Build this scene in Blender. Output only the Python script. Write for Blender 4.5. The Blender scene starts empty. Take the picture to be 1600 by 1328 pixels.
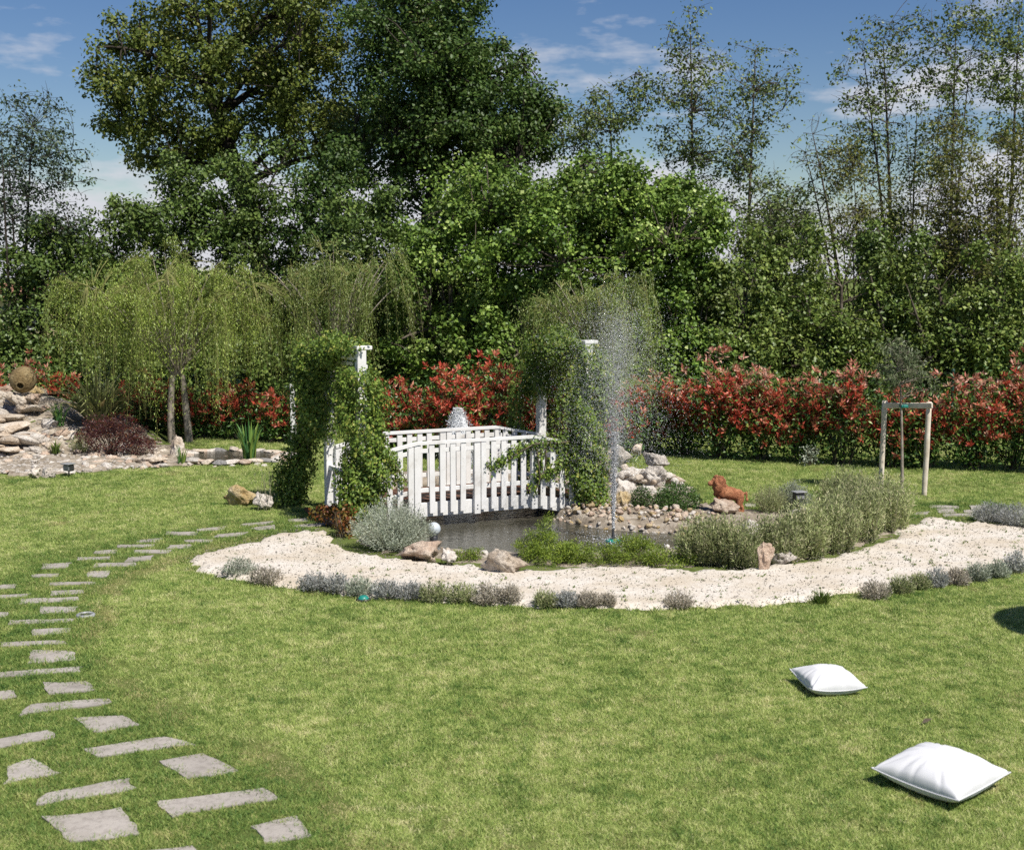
import bpy, bmesh, math, random
import numpy as np
from mathutils import Vector, Matrix, noise as mnoise

R = math.radians
scene = bpy.context.scene
col = scene.collection

# ------------------------------------------------------------------ camera
FPX, W0, H0 = 2000.0, 1600.0, 1328.0          # focal length in photo pixels
CAM = Vector((0.0, 0.0, 3.3))
PITCH = math.atan(234.0 / FPX)                # looking slightly down on the garden
cd = bpy.data.cameras.new('camera')
cd.sensor_width = 36.0
cd.lens = 36.0 * FPX / W0
cd.clip_end = 3000.0
cd.dof.use_dof = True
cd.dof.focus_distance = 18.5
cd.dof.aperture_fstop = 3.2
cam = bpy.data.objects.new('camera', cd)
col.objects.link(cam)
cam.location = CAM
cam.rotation_euler = (R(90) - PITCH, 0, 0)
scene.camera = cam

# ------------------------------------------------------------------ light and sky
SUN_EL, SUN_AZ = R(55), R(138)                # azimuth clockwise from +Y: behind the camera, to the right
SUN = Vector((math.sin(SUN_AZ) * math.cos(SUN_EL), math.cos(SUN_AZ) * math.cos(SUN_EL), math.sin(SUN_EL)))
sd = bpy.data.lights.new('sun', 'SUN')
sd.energy = 5.0
sd.angle = R(0.53)
sd.color = (1.0, 0.955, 0.88)
so = bpy.data.objects.new('sun', sd)
col.objects.link(so)
so.rotation_euler = (-SUN).to_track_quat('-Z', 'Y').to_euler()

world = bpy.data.worlds.new('World')
scene.world = world
world.use_nodes = True
nt = world.node_tree
CLOUD_OFF = (5.2, 1.7, 2.3)
nt.nodes.clear()
def N(tree, t, **kw):
    n = tree.nodes.new(t)
    for k, v in kw.items():
        setattr(n, k, v)
    return n
wo = N(nt, 'ShaderNodeOutputWorld')
bg = N(nt, 'ShaderNodeBackground')
sky = N(nt, 'ShaderNodeTexSky', sky_type='NISHITA')
sky.sun_disc = False
sky.sun_elevation = SUN_EL
sky.sun_rotation = SUN_AZ
sky.air_density = 1.0
sky.dust_density = 0.1
sky.ozone_density = 1.6
bg.inputs['Strength'].default_value = 0.062
tc = N(nt, 'ShaderNodeTexCoord')
sep = N(nt, 'ShaderNodeSeparateXYZ')
nt.links.new(tc.outputs['Generated'], sep.inputs[0])
mp = N(nt, 'ShaderNodeMapping')
mp.inputs['Scale'].default_value = (1.0, 1.0, 3.4)
mp.inputs['Location'].default_value = CLOUD_OFF
nt.links.new(tc.outputs['Generated'], mp.inputs[0])
nz = N(nt, 'ShaderNodeTexNoise')
nz.inputs['Scale'].default_value = 4.6
nz.inputs['Detail'].default_value = 9.0
nz.inputs['Roughness'].default_value = 0.56
nt.links.new(mp.outputs[0], nz.inputs['Vector'])
# fair-weather cumulus: more cover in the band above the horizon, thinning upwards
cov = N(nt, 'ShaderNodeValToRGB')
cov.color_ramp.elements[0].position = 0.0
cov.color_ramp.elements[0].color = (0.30, 0.30, 0.30, 1)
cov.color_ramp.elements[1].position = 1.0
cov.color_ramp.elements[1].color = (0.0, 0.0, 0.0, 1)
for p, v in ((0.03, 0.24), (0.06, 0.17), (0.09, 0.10), (0.125, 0.01), (0.20, 0.008), (0.35, 0.03)):
    e = cov.color_ramp.elements.new(p)
    e.color = (v, v, v, 1)
nt.links.new(sep.outputs['Z'], cov.inputs[0])
ad = N(nt, 'ShaderNodeMath', operation='ADD')
nt.links.new(nz.outputs['Fac'], ad.inputs[0])
nt.links.new(cov.outputs[0], ad.inputs[1])
cr = N(nt, 'ShaderNodeValToRGB')
cr.color_ramp.elements[0].position = 0.575
cr.color_ramp.elements[0].color = (0, 0, 0, 1)
cr.color_ramp.elements[1].position = 0.68
cr.color_ramp.elements[1].color = (0.95, 0.95, 0.95, 1)
nt.links.new(ad.outputs[0], cr.inputs[0])
mx = N(nt, 'ShaderNodeMix', data_type='RGBA')
mx.inputs['B'].default_value = (8.6, 8.7, 9.4, 1)
nt.links.new(cr.outputs[0], mx.inputs['Factor'])
hsv = N(nt, 'ShaderNodeHueSaturation')
hsv.inputs['Hue'].default_value = 0.514
hsv.inputs['Saturation'].default_value = 1.3
hsv.inputs['Value'].default_value = 1.0
nt.links.new(sky.outputs[0], hsv.inputs['Color'])
nt.links.new(hsv.outputs[0], mx.inputs['A'])
nt.links.new(mx.outputs['Result'], bg.inputs['Color'])
nt.links.new(bg.outputs[0], wo.inputs[0])

vs = scene.view_settings
vs.view_transform = 'Standard'
vs.look = 'None'
vs.exposure = 0.36
vs.gamma = 1.0
vs.use_curve_mapping = False
scene.render.engine = 'CYCLES'
scene.cycles.use_denoising = False
scene.cycles.max_bounces = 7
scene.cycles.transparent_max_bounces = 8
scene.cycles.caustics_reflective = False
scene.cycles.caustics_refractive = False
scene.cycles.sample_clamp_indirect = 6.0

# ------------------------------------------------------------------ pixel <-> place
_c, _s = math.cos(PITCH), math.sin(PITCH)
def ray(x, y):
    a, b = (x - W0 / 2) / FPX, (H0 / 2 - y) / FPX
    return Vector((a, _c + b * _s, -_s + b * _c))
def G(x, y, z=0.0):                            # the point of the level z that lies there
    d = ray(x, y)
    return CAM + d * ((z - CAM.z) / d.z)
def at(x, y, Y):                               # the point at distance Y from the camera
    d = ray(x, y)
    return CAM + d * (Y / d.y)
def ppm(Y):
    return FPX / Y

rng = np.random.default_rng(7)
random.seed(7)

# ------------------------------------------------------------------ object helpers
def tag(o, label=None, cat=None, group=None, kind=None):
    if label: o['label'] = label
    if cat: o['category'] = cat
    if group: o['group'] = group
    if kind: o['kind'] = kind
    return o
def empty(name, loc=(0, 0, 0), rz=0.0):
    o = bpy.data.objects.new(name, None)
    o.empty_display_size = 0.1
    o.location = loc
    o.rotation_euler = (0, 0, rz)
    col.objects.link(o)
    return o
def link(name, me, mat=None, parent=None, loc=None, rot=None, scale=None):
    o = bpy.data.objects.new(name, me)
    if mat is not None and len(me.materials) == 0:
        me.materials.append(mat)
    col.objects.link(o)
    if parent is not None: o.parent = parent
    if loc is not None: o.location = loc
    if rot is not None: o.rotation_euler = rot
    if scale is not None: o.scale = scale if hasattr(scale, '__len__') else (scale,) * 3
    return o
def mesh_np(name, V, F, smooth=False, attrs=None):
    """V (n,3), F (m,3) or (m,4) integer array"""
    V = np.ascontiguousarray(V, dtype=np.float32)
    F = np.ascontiguousarray(F, dtype=np.int32)
    me = bpy.data.meshes.new(name)
    me.vertices.add(len(V))
    me.vertices.foreach_set('co', V.ravel())
    k = F.shape[1]
    me.loops.add(F.size)
    me.loops.foreach_set('vertex_index', F.ravel())
    me.polygons.add(len(F))
    me.polygons.foreach_set('loop_start', np.arange(0, F.size, k, dtype=np.int32))
    me.polygons.foreach_set('loop_total', np.full(len(F), k, dtype=np.int32))
    if smooth:
        me.polygons.foreach_set('use_smooth', np.ones(len(F), dtype=bool))
    me.update(calc_edges=True)
    for an, av in (attrs or {}).items():
        a = me.attributes.new(an, 'FLOAT', 'POINT')
        a.data.foreach_set('value', np.ascontiguousarray(av, dtype=np.float32))
    return me
def mesh_bm(name, bm, smooth=False):
    me = bpy.data.meshes.new(name)
    bmesh.ops.recalc_face_normals(bm, faces=bm.faces)
    bm.to_mesh(me)
    bm.free()
    if smooth:
        for p in me.polygons: p.use_smooth = True
    return me
def box_bm(bm, c, s, M=None, bevel=0.0):
    r = bmesh.ops.create_cube(bm, size=1.0)
    vs_ = r['verts']
    for v in vs_:
        v.co = Vector((v.co.x * s[0] + c[0], v.co.y * s[1] + c[1], v.co.z * s[2] + c[2]))
    if bevel > 0:
        es = list({e for v in vs_ for e in v.link_edges})
        rr = bmesh.ops.bevel(bm, geom=es, offset=bevel, segments=1, affect='EDGES')
        vs_ = list({v for f in rr['faces'] for v in f.verts} | {v for v in vs_ if v.is_valid})
    if M is not None:
        for v in vs_: v.co = M @ v.co
def box_me(name, c, s, bevel=0.004, M=None):
    bm = bmesh.new()
    box_bm(bm, c, s, M, bevel)
    return mesh_bm(name, bm)
def tubes(polys, sides=6):
    """polys: list of (points, radii) -> V, F (quads)"""
    Vs, Fs, n0 = [], [], 0
    ang = np.linspace(0, 2 * np.pi, sides, endpoint=False)
    for P, rad in polys:
        P = np.asarray(P, float)
        n = len(P)
        T = np.gradient(P, axis=0)
        T /= np.linalg.norm(T, axis=1, keepdims=True) + 1e-9
        ref = np.where(np.abs(T[:, 2:3]) > 0.9, np.array([[1., 0, 0]]), np.array([[0, 0, 1.]]))
        A = np.cross(T, ref)
        A /= np.linalg.norm(A, axis=1, keepdims=True) + 1e-9
        # keep the frame from flipping along the tube
        for i in range(1, n):
            a = A[i - 1] - T[i] * A[i - 1].dot(T[i])
            A[i] = a / (np.linalg.norm(a) + 1e-9)
        B = np.cross(T, A)
        rad = np.asarray(rad, float)[:, None, None]
        ring = P[:, None, :] + rad * (np.cos(ang)[None, :, None] * A[:, None, :] + np.sin(ang)[None, :, None] * B[:, None, :])
        Vs.append(ring.reshape(-1, 3))
        i = np.arange(n - 1)[:, None] * sides
        j = np.arange(sides)[None, :]
        j2 = (j + 1) % sides
        q = np.stack([i + j, i + j2, i + sides + j2, i + sides + j], -1).reshape(-1, 4) + n0
        Fs.append(q)
        n0 += n * sides
    return np.concatenate(Vs), np.concatenate(Fs)
def tube_obj(name, polys, mat, parent=None, sides=6, thin=0.0):
    thick = [q for q in polys if q[1][0] >= thin]
    fine = [q for q in polys if q[1][0] < thin]                 # twigs get three sides
    V, F = tubes(thick, sides) if thick else (np.zeros((0, 3)), np.zeros((0, 4), int))
    if fine:
        V2, F2 = tubes(fine, 3)
        F = np.concatenate([F, F2 + len(V)]); V = np.concatenate([V, V2])
    return link(name, mesh_np(name, V, F, smooth=True), mat, parent)
def bez(a, b, c, n=6):
    t = np.linspace(0, 1, n)[:, None]
    a, b, c = (np.asarray(q, float) for q in (a, b, c))
    return (1 - t) ** 2 * a + 2 * t * (1 - t) * b + t ** 2 * c
def unit(a):
    return a / (np.linalg.norm(a, axis=-1, keepdims=True) + 1e-9)
def rdir(n):
    return unit(rng.normal(size=(n, 3)))

def leaf_VF(P, D, Nn, L, w, fold=0.22):
    """kite leaves: P base, D axis, Nn rough normal, L length, w width/length"""
    n = len(P)
    D = unit(D)
    S = unit(np.cross(D, Nn))
    Nn = np.cross(S, D)
    L = np.broadcast_to(np.asarray(L, float), (n,))[:, None]
    wd = L * w * 0.5
    mid = P + D * L * 0.45
    V = np.stack([P, mid + S * wd + Nn * wd * fold, P + D * L, mid - S * wd + Nn * wd * fold], 1).reshape(-1, 3)
    i = np.arange(n)[:, None] * 4
    F = np.concatenate([i + np.array([[0, 1, 2]]), i + np.array([[0, 2, 3]])], 0)
    return V, F
def leaf_mesh(name, P, D, Nn, L, w, rnd=None, fold=0.22):
    V, F = leaf_VF(P, D, Nn, L, w, fold)
    if rnd is None: rnd = rng.random(len(P))
    return mesh_np(name, V, F, attrs={'rnd': np.repeat(rnd, 4)})

# ------------------------------------------------------------------ materials
def new_mat(name):
    m = bpy.data.materials.new(name)
    m.use_nodes = True
    t = m.node_tree
    t.nodes.clear()
    out = N(t, 'ShaderNodeOutputMaterial')
    p = N(t, 'ShaderNodeBsdfPrincipled')
    t.links.new(p.outputs[0], out.inputs['Surface'])
    return m, t, p, out
def ramp(t, stops, fac=None):
    r = N(t, 'ShaderNodeValToRGB')
    el = r.color_ramp.elements
    el[0].position, el[0].color = stops[0][0], (*stops[0][1], 1)
    el[1].position, el[1].color = stops[-1][0], (*stops[-1][1], 1)
    for p, c in stops[1:-1]:
        e = el.new(p)
        e.color = (*c, 1)
    if fac is not None: t.links.new(fac, r.inputs[0])
    return r
def noise_node(t, scale, detail=4, rough=0.55, coord='Object', vec=None):
    n = N(t, 'ShaderNodeTexNoise')
    n.inputs['Scale'].default_value = scale
    n.inputs['Detail'].default_value = detail
    n.inputs['Roughness'].default_value = rough
    if vec is None:
        c = N(t, 'ShaderNodeNewGeometry').outputs['Position'] if coord == 'World' else N(t, 'ShaderNodeTexCoord').outputs[coord]
    else: c = vec
    t.links.new(c, n.inputs['Vector'])
    return n
def bump(t, p, height, strength=0.3, dist=0.02):
    b = N(t, 'ShaderNodeBump')
    b.inputs['Strength'].default_value = strength
    b.inputs['Distance'].default_value = dist
    t.links.new(height, b.inputs['Height'])
    t.links.new(b.outputs[0], p.inputs['Normal'])
    return b
def mat_leaf(name, stops, trans=0.3, rough=0.45, spec=0.35, var=0.5, vscale=0.9):
    m, t, p, out = new_mat(name)
    a = N(t, 'ShaderNodeAttribute', attribute_name='rnd')
    r = ramp(t, stops, a.outputs['Fac'])
    nz_ = noise_node(t, vscale, 2, coord='World')
    hs = N(t, 'ShaderNodeHueSaturation')
    mr = N(t, 'ShaderNodeMapRange')
    mr.inputs['From Min'].default_value, mr.inputs['From Max'].default_value = 0.3, 0.7
    mr.inputs['To Min'].default_value, mr.inputs['To Max'].default_value = 1 - var * 0.5, 1 + var * 0.5
    t.links.new(nz_.outputs['Fac'], mr.inputs[0])
    t.links.new(mr.outputs[0], hs.inputs['Value'])
    t.links.new(r.outputs[0], hs.inputs['Color'])
    t.links.new(hs.outputs[0], p.inputs['Base Color'])
    p.inputs['Roughness'].default_value = rough
    p.inputs['Specular IOR Level'].default_value = spec
    tr = N(t, 'ShaderNodeBsdfTranslucent')
    g = N(t, 'ShaderNodeGamma')
    g.inputs[1].default_value = 0.9
    t.links.new(hs.outputs[0], g.inputs[0])
    t.links.new(g.outputs[0], tr.inputs[0])
    ms = N(t, 'ShaderNodeMixShader')
    ms.inputs[0].default_value = trans
    t.links.new(p.outputs[0], ms.inputs[1])
    t.links.new(tr.outputs[0], ms.inputs[2])
    t.links.new(ms.outputs[0], out.inputs['Surface'])
    return m
def mat_noise(name, stops, scale=5, detail=5, rough=0.8, bump_s=0.3, bump_scale=None, spec=0.3, dist=0.02, coord='Object', nrough=0.6):
    m, t, p, out = new_mat(name)
    n = noise_node(t, scale, detail, nrough, coord)
    r = ramp(t, stops, n.outputs['Fac'])
    t.links.new(r.outputs[0], p.inputs['Base Color'])
    p.inputs['Roughness'].default_value = rough
    p.inputs['Specular IOR Level'].default_value = spec
    if bump_s:
        n2 = noise_node(t, bump_scale or scale * 4, 6, 0.65, coord)
        bump(t, p, n2.outputs['Fac'], bump_s, dist)
    return m
def g3(r, g, b, k=1.0):
    return (r * k, g * k, b * k)

M = {}
M['oak'] = mat_leaf('oak_leaf', [(0, (.055, .085, .014)), (.45, (.105, .14, .024)), (.8, (.16, .185, .034)), (1, (.21, .19, .05))], 0.17, 0.5, 0.28)
M['dark'] = mat_leaf('dark_leaf', [(0, (.028, .055, .012)), (.5, (.06, .112, .021)), (.85, (.105, .155, .031)), (1, (.15, .155, .05))], 0.17, 0.5, 0.28)
M['maple'] = mat_leaf('maple_leaf', [(0, (.05, .10, .015)), (.5, (.125, .205, .032)), (.8, (.225, .315, .058)), (1, (.44, .50, .18))], 0.17, 0.5, 0.28)
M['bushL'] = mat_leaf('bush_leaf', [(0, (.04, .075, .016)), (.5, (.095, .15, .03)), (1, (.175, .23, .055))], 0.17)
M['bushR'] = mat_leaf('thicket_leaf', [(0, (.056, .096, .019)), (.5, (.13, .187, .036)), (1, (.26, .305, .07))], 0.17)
M['locust'] = mat_leaf('locust_leaf', [(0, (.06, .09, .024)), (.5, (.115, .16, .04)), (1, (.20, .24, .065))], 0.17)
M['yellowgreen'] = mat_leaf('young_leaf', [(0, (.09, .105, .025)), (.5, (.15, .165, .035)), (1, (.22, .20, .05))], 0.3)
M['bluegreen'] = mat_leaf('bluegreen_leaf', [(0, (.04, .065, .035)), (.5, (.07, .105, .055)), (1, (.10, .13, .07))], 0.25)
M['willow'] = mat_leaf('willow_leaf', [(0, (.14, .20, .032)), (.5, (.255, .34, .055)), (1, (.40, .48, .105))], 0.3, 0.42)
M['willow2'] = mat_leaf('willow_leaf_grey', [(0, (0.103, 0.149, 0.030)), (.5, (0.190, 0.253, 0.052)), (1, (0.299, 0.368, 0.110))], 0.3, 0.42)
M['photinia'] = mat_leaf('photinia_green', [(0, (0.029, 0.081, 0.015)), (.5, (0.066, 0.139, 0.024)), (.85, (0.132, 0.211, 0.039)), (1, (0.264, 0.325, 0.066))], 0.2, 0.42, 0.4)
M['photred'] = mat_leaf('photinia_red', [(0, (0.246, 0.028, 0.020)), (.35, (0.448, 0.067, 0.039)), (.65, (0.538, 0.146, 0.077)), (.88, (0.582, 0.269, 0.176)), (1, (0.650, 0.426, 0.286))], 0.25, 0.42, 0.4, var=0.3)
M['photpink'] = mat_leaf('photinia_bronze', [(0, (0.308, 0.066, 0.044)), (.3, (0.462, 0.143, 0.088)), (.6, (0.550, 0.286, 0.198)), (.88, (0.638, 0.418, 0.308)), (1, (0.440, 0.407, 0.132))], 0.25, 0.42, 0.4, var=0.3)
M['vine'] = mat_leaf('vine_leaf', [(0, (0.063, 0.112, 0.018)), (.5, (0.138, 0.218, 0.034)), (.85, (0.230, 0.307, 0.052)), (1, (0.345, 0.330, 0.075))], 0.25, 0.5, 0.28)
M['redvine'] = mat_leaf('autumn_vine_leaf', [(0, (.16, .04, .015)), (.5, (.19, .09, .02)), (1, (.16, .14, .03))], 0.25)
M['barberry'] = mat_leaf('barberry_leaf', [(0, (.035, .012, .016)), (.5, (.075, .022, .024)), (.85, (.12, .04, .025)), (1, (.19, .08, .03))], 0.2)
M['lavender'] = mat_leaf('lavender_leaf', [(0, (0.192, 0.228, 0.156)), (.5, (0.348, 0.384, 0.288)), (1, (0.504, 0.528, 0.432))], 0.25, 0.7, 0.2)
M['lavgreen'] = mat_leaf('lavender_green', [(0, (0.172, 0.213, 0.081)), (.5, (0.322, 0.362, 0.149)), (.8, (0.437, 0.460, 0.241)), (1, (0.529, 0.460, 0.299))], 0.3, 0.65, 0.2)
M['lavdry'] = mat_leaf('lavender_dry', [(0, (0.250, 0.219, 0.163)), (.5, (0.425, 0.375, 0.294)), (1, (0.575, 0.525, 0.438))], 0.25, 0.75, 0.15)
M['lavpurple'] = mat_leaf('lavender_purple', [(0, (0.195, 0.202, 0.182)), (.5, (0.338, 0.345, 0.325)), (1, (0.494, 0.501, 0.468))], 0.25, 0.75, 0.15)
M['juniper'] = mat_leaf('juniper_needle', [(0, (0.078, 0.128, 0.016)), (.5, (0.163, 0.236, 0.026)), (1, (0.286, 0.344, 0.050))], 0.22, 0.5)
M['box'] = mat_leaf('boxwood_leaf', [(0, (0.034, 0.072, 0.018)), (.5, (0.066, 0.130, 0.031)), (1, (0.120, 0.195, 0.044))], 0.2, 0.4)
M['iris'] = mat_leaf('iris_blade', [(0, (0.060, 0.156, 0.055)), (.6, (0.108, 0.247, 0.066)), (1, (0.264, 0.338, 0.055))], 0.3, 0.4)
M['phormium'] = mat_leaf('phormium_blade', [(0, (.08, .10, .035)), (.5, (.15, .17, .065)), (.85, (.32, .32, .14)), (1, (.42, .30, .14))], 0.15, 0.35, 0.5)
M['olive'] = mat_leaf('olive_leaf', [(0, (.07, .095, .045)), (.5, (.12, .15, .07)), (1, (.19, .21, .11))], 0.2, 0.4)
M['weed'] = mat_leaf('weed_leaf', [(0, (.06, .11, .02)), (.5, (.11, .17, .03)), (1, (.19, .21, .05))], 0.3)
M['bark'] = mat_noise('bark', [(.3, (.055, .043, .032)), (.55, (.12, .10, .075)), (.75, (.19, .165, .13))], 6, 6, .9, .7, 22, .15, .03, 'World')
M['barkdark'] = mat_noise('bark_dark', [(.3, (.022, .018, .014)), (.55, (.05, .042, .033)), (.75, (.09, .078, .062))], 6, 6, .9, .7, 22, .15, .03, 'World')
M['barkpale'] = mat_noise('bark_pale', [(.3, (.16, .13, .10)), (.55, (.30, .26, .21)), (.75, (.42, .38, .32))], 9, 6, .85, .5, 30, .2, .02, 'World')
M['strand'] = mat_noise('willow_strand', [(.3, (.16, .17, .05)), (.7, (.26, .25, .09))], 9, 3, .8, 0)
M['herbstem'] = mat_noise('herb_stem', [(.3, (.17, .17, .10)), (.7, (.30, .28, .18))], 9, 3, .8, 0)
M['stem'] = mat_noise('stem', [(.3, (.07, .055, .035)), (.7, (.16, .13, .09))], 9, 3, .85, 0)
M['white'] = mat_noise('white_paint', [(.28, (.52, .49, .45)), (.45, (.70, .69, .66)), (.75, (.80, .79, .78))], 3.5, 8, .5, .15, 40, .4, .004, 'World', .7)
M['decking'] = mat_noise('deck_wood', [(.3, (.17, .145, .12)), (.7, (.33, .29, .25))], 7, 5, .7, .3, 30, .3, .006, 'World')
M['deckbrown'] = mat_noise('deck_brown', [(.3, (.06, .026, .014)), (.7, (.15, .07, .04))], 7, 5, .6, .3, 30, .3, .006, 'World')
M['stakewood'] = mat_noise('stake_wood', [(.3, (.52, .44, .33)), (.55, (.66, .58, .47)), (.75, (.74, .68, .58))], 8, 6, .75, .3, 40, .25, .005, 'World')
M['fabric'] = mat_noise('white_fabric', [(.3, (.58, .58, .588)), (.7, (.64, .64, .648))], 12, 3, .85, .12, 260, .2, .002)
M['soil'] = mat_noise('soil', [(.3, (.17, .135, .095)), (.5, (.29, .245, .19)), (.7, (.46, .41, .34))], 5.5, 8, .95, .8, 25, .1, .03, 'World')
M['metaldark'] = mat_noise('dark_metal', [(.3, (.02, .02, .021)), (.7, (.045, .045, .046))], 9, 3, .4, 0, spec=.5)
M['metalgrey'] = mat_noise('grey_metal', [(.3, (.20, .205, .21)), (.7, (.34, .345, .35))], 14, 3, .35, 0, spec=.5)
M['globe'] = mat_noise('globe_plastic', [(.3, (.42, .47, .50)), (.7, (.54, .58, .61))], 8, 3, .35, 0, spec=.5)
M['greenpost'] = mat_noise('green_post', [(.3, (.008, .035, .02)), (.7, (.015, .055, .032))], 9, 3, .45, 0, spec=.5)
M['teal'] = mat_noise('teal_plastic', [(.3, (.01, .16, .13)), (.7, (.02, .24, .19))], 9, 3, .4, 0, spec=.5)

def mat_rock(name, stops, s=3.0, spot=.7, bump_d=.06, val=(.86, 1.16)):
    m, t, p, out = new_mat(name)
    oi = N(t, 'ShaderNodeObjectInfo')
    va = N(t, 'ShaderNodeVectorMath', operation='ADD')
    geo = N(t, 'ShaderNodeNewGeometry')
    t.links.new(geo.outputs['Position'], va.inputs[0])
    t.links.new(oi.outputs['Random'], va.inputs[1])
    n = noise_node(t, s, 8, .65, vec=va.outputs[0])
    r = ramp(t, stops, n.outputs['Fac'])
    n3 = noise_node(t, s * 7, 5, .7, vec=va.outputs[0])
    r3 = ramp(t, [(.35, (.45, .42, .40)), (.52, (1, 1, 1)), (.8, (1.06, 1.04, 1.0))], n3.outputs['Fac'])
    mu = N(t, 'ShaderNodeMix', data_type='RGBA', blend_type='MULTIPLY')
    mu.inputs['Factor'].default_value = spot
    t.links.new(r.outputs[0], mu.inputs['A'])
    t.links.new(r3.outputs[0], mu.inputs['B'])
    hs = N(t, 'ShaderNodeHueSaturation')
    mr = N(t, 'ShaderNodeMapRange')
    mr.inputs['To Min'].default_value, mr.inputs['To Max'].default_value = val
    t.links.new(oi.outputs['Random'], mr.inputs[0])
    t.links.new(mr.outputs[0], hs.inputs['Value'])
    t.links.new(mu.outputs['Result'], hs.inputs['Color'])
    t.links.new(hs.outputs[0], p.inputs['Base Color'])
    p.inputs['Roughness'].default_value = 0.9
    p.inputs['Specular IOR Level'].default_value = 0.2
    bump(t, p, n3.outputs['Fac'], 1.0, bump_d)
    return m
M['rock'] = mat_rock('rock_beige', [(.28, (.38, .28, .195)), (.42, (.56, .455, .345)), (.55, (.67, .58, .475)), (.72, (.76, .70, .62))])
M['rockwhite'] = mat_rock('rock_pale', [(.28, (.44, .375, .30)), (.45, (.62, .56, .49)), (.6, (.73, .68, .61)), (.75, (.80, .77, .72))])
M['rockpink'] = mat_rock('rock_pink', [(.28, (.38, .26, .18)), (.45, (.55, .41, .31)), (.6, (.65, .54, .43)), (.75, (.73, .65, .56))])
M['rockochre'] = mat_rock('rock_ochre', [(.28, (.34, .22, .09)), (.45, (.50, .37, .18)), (.6, (.60, .50, .34)), (.75, (.68, .62, .48))])
M['terracotta'] = mat_rock('terracotta', [(.28, (.22, .08, .04)), (.45, (.44, .18, .09)), (.6, (.58, .27, .14)), (.75, (.66, .38, .23))], 6)
M['slate'] = mat_rock('slate', [(.28, (.15, .145, .14)), (.45, (.24, .23, .22)), (.6, (.33, .32, .30)), (.75, (.44, .42, .39))], 3)

def mat_gravel():
    m, t, p, out = new_mat('gravel')
    geo = N(t, 'ShaderNodeNewGeometry')
    v = N(t, 'ShaderNodeTexVoronoi')
    v.inputs['Scale'].default_value = 55
    t.links.new(geo.outputs['Position'], v.inputs['Vector'])
    r = ramp(t, [(0, (.49, .44, .375)), (.4, (.57, .52, .45)), (1, (.65, .605, .54))], v.outputs['Color'])
    n = noise_node(t, 1.6, 6, .6, vec=geo.outputs['Position'])
    r2 = ramp(t, [(.35, (.80, .74, .64)), (.6, (1, 1, 1))], n.outputs['Fac'])
    mu = N(t, 'ShaderNodeMix', data_type='RGBA', blend_type='MULTIPLY')
    mu.inputs['Factor'].default_value = 0.8
    t.links.new(r.outputs[0], mu.inputs['A'])
    t.links.new(r2.outputs[0], mu.inputs['B'])
    t.links.new(mu.outputs['Result'], p.inputs['Base Color'])
    p.inputs['Roughness'].default_value = 0.95
    p.inputs['Specular IOR Level'].default_value = 0.15
    bump(t, p, v.outputs['Distance'], 0.35, 0.008)
    return m
M['gravel'] = mat_gravel()
M['pebble'] = mat_rock('pebble', [(.28, (.44, .385, .31)), (.5, (.56, .505, .43)), (.75, (.66, .61, .54))], 40)
M['slab'] = mat_rock('slab', [(.28, (.225, .203, .177)), (.42, (.325, .295, .26)), (.6, (.37, .337, .301)), (.75, (.41, .378, .34))], 3.2, .4, .006, (.93, 1.06))

def mat_grass(name='grass_blade', stops=None):
    m, t, p, out = new_mat(name)
    geo = N(t, 'ShaderNodeNewGeometry')
    oi = N(t, 'ShaderNodeObjectInfo')
    a = N(t, 'ShaderNodeAttribute', attribute_name='rnd')
    n1 = noise_node(t, 0.9, 5, .65, vec=geo.outputs['Position'])
    n2 = noise_node(t, 7.5, 5, .7, vec=geo.outputs['Position'])
    def lin(src, k):
        q = N(t, 'ShaderNodeMath', operation='MULTIPLY')
        t.links.new(src, q.inputs[0]); q.inputs[1].default_value = k
        return q.outputs[0]
    def add(x, y):
        q = N(t, 'ShaderNodeMath', operation='ADD')
        t.links.new(x, q.inputs[0]); t.links.new(y, q.inputs[1])
        return q.outputs[0]
    f = add(add(lin(n1.outputs['Fac'], .6), lin(n2.outputs['Fac'], 1.2)), add(lin(oi.outputs['Random'], .34), lin(a.outputs['Fac'], .36)))
    mr = N(t, 'ShaderNodeMapRange')
    mr.inputs['From Min'].default_value, mr.inputs['From Max'].default_value = 0.86, 1.60
    t.links.new(f, mr.inputs[0])
    r = ramp(t, stops or [(0, (.075, .165, .038)), (.2, (.17, .275, .058)), (.42, (.345, .44, .11)), (.7, (.50, .565, .19)), (1, (.73, .68, .37))], mr.outputs[0])
    t.links.new(r.outputs[0], p.inputs['Base Color'])
    p.inputs['Roughness'].default_value = 0.55
    p.inputs['Specular IOR Level'].default_value = 0.25
    tr = N(t, 'ShaderNodeBsdfTranslucent')
    t.links.new(r.outputs[0], tr.inputs[0])
    ms = N(t, 'ShaderNodeMixShader')
    ms.inputs[0].default_value = 0.35
    t.links.new(p.outputs[0], ms.inputs[1]); t.links.new(tr.outputs[0], ms.inputs[2])
    t.links.new(ms.outputs[0], out.inputs['Surface'])
    return m
M['grass'] = mat_grass()
M['lush'] = mat_grass('path_grass_blade', [(0, (.06, .135, .03)), (.25, (.125, .22, .048)), (.5, (.22, .315, .075)), (.75, (.33, .40, .11)), (1, (.50, .48, .20))])
M['drygrass'] = mat_grass('dry_grass_blade', [(0, (.17, .23, .06)), (.3, (.32, .35, .11)), (.6, (.48, .44, .19)), (1, (.64, .55, .31))])
M['lawn'] = mat_noise('lawn_ground', [(.3, (.08, .115, .028)), (.55, (.135, .17, .045)), (.75, (.21, .20, .08))], 2.2, 9, .95, .8, 60, .1, .03, 'World', .68)

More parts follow.
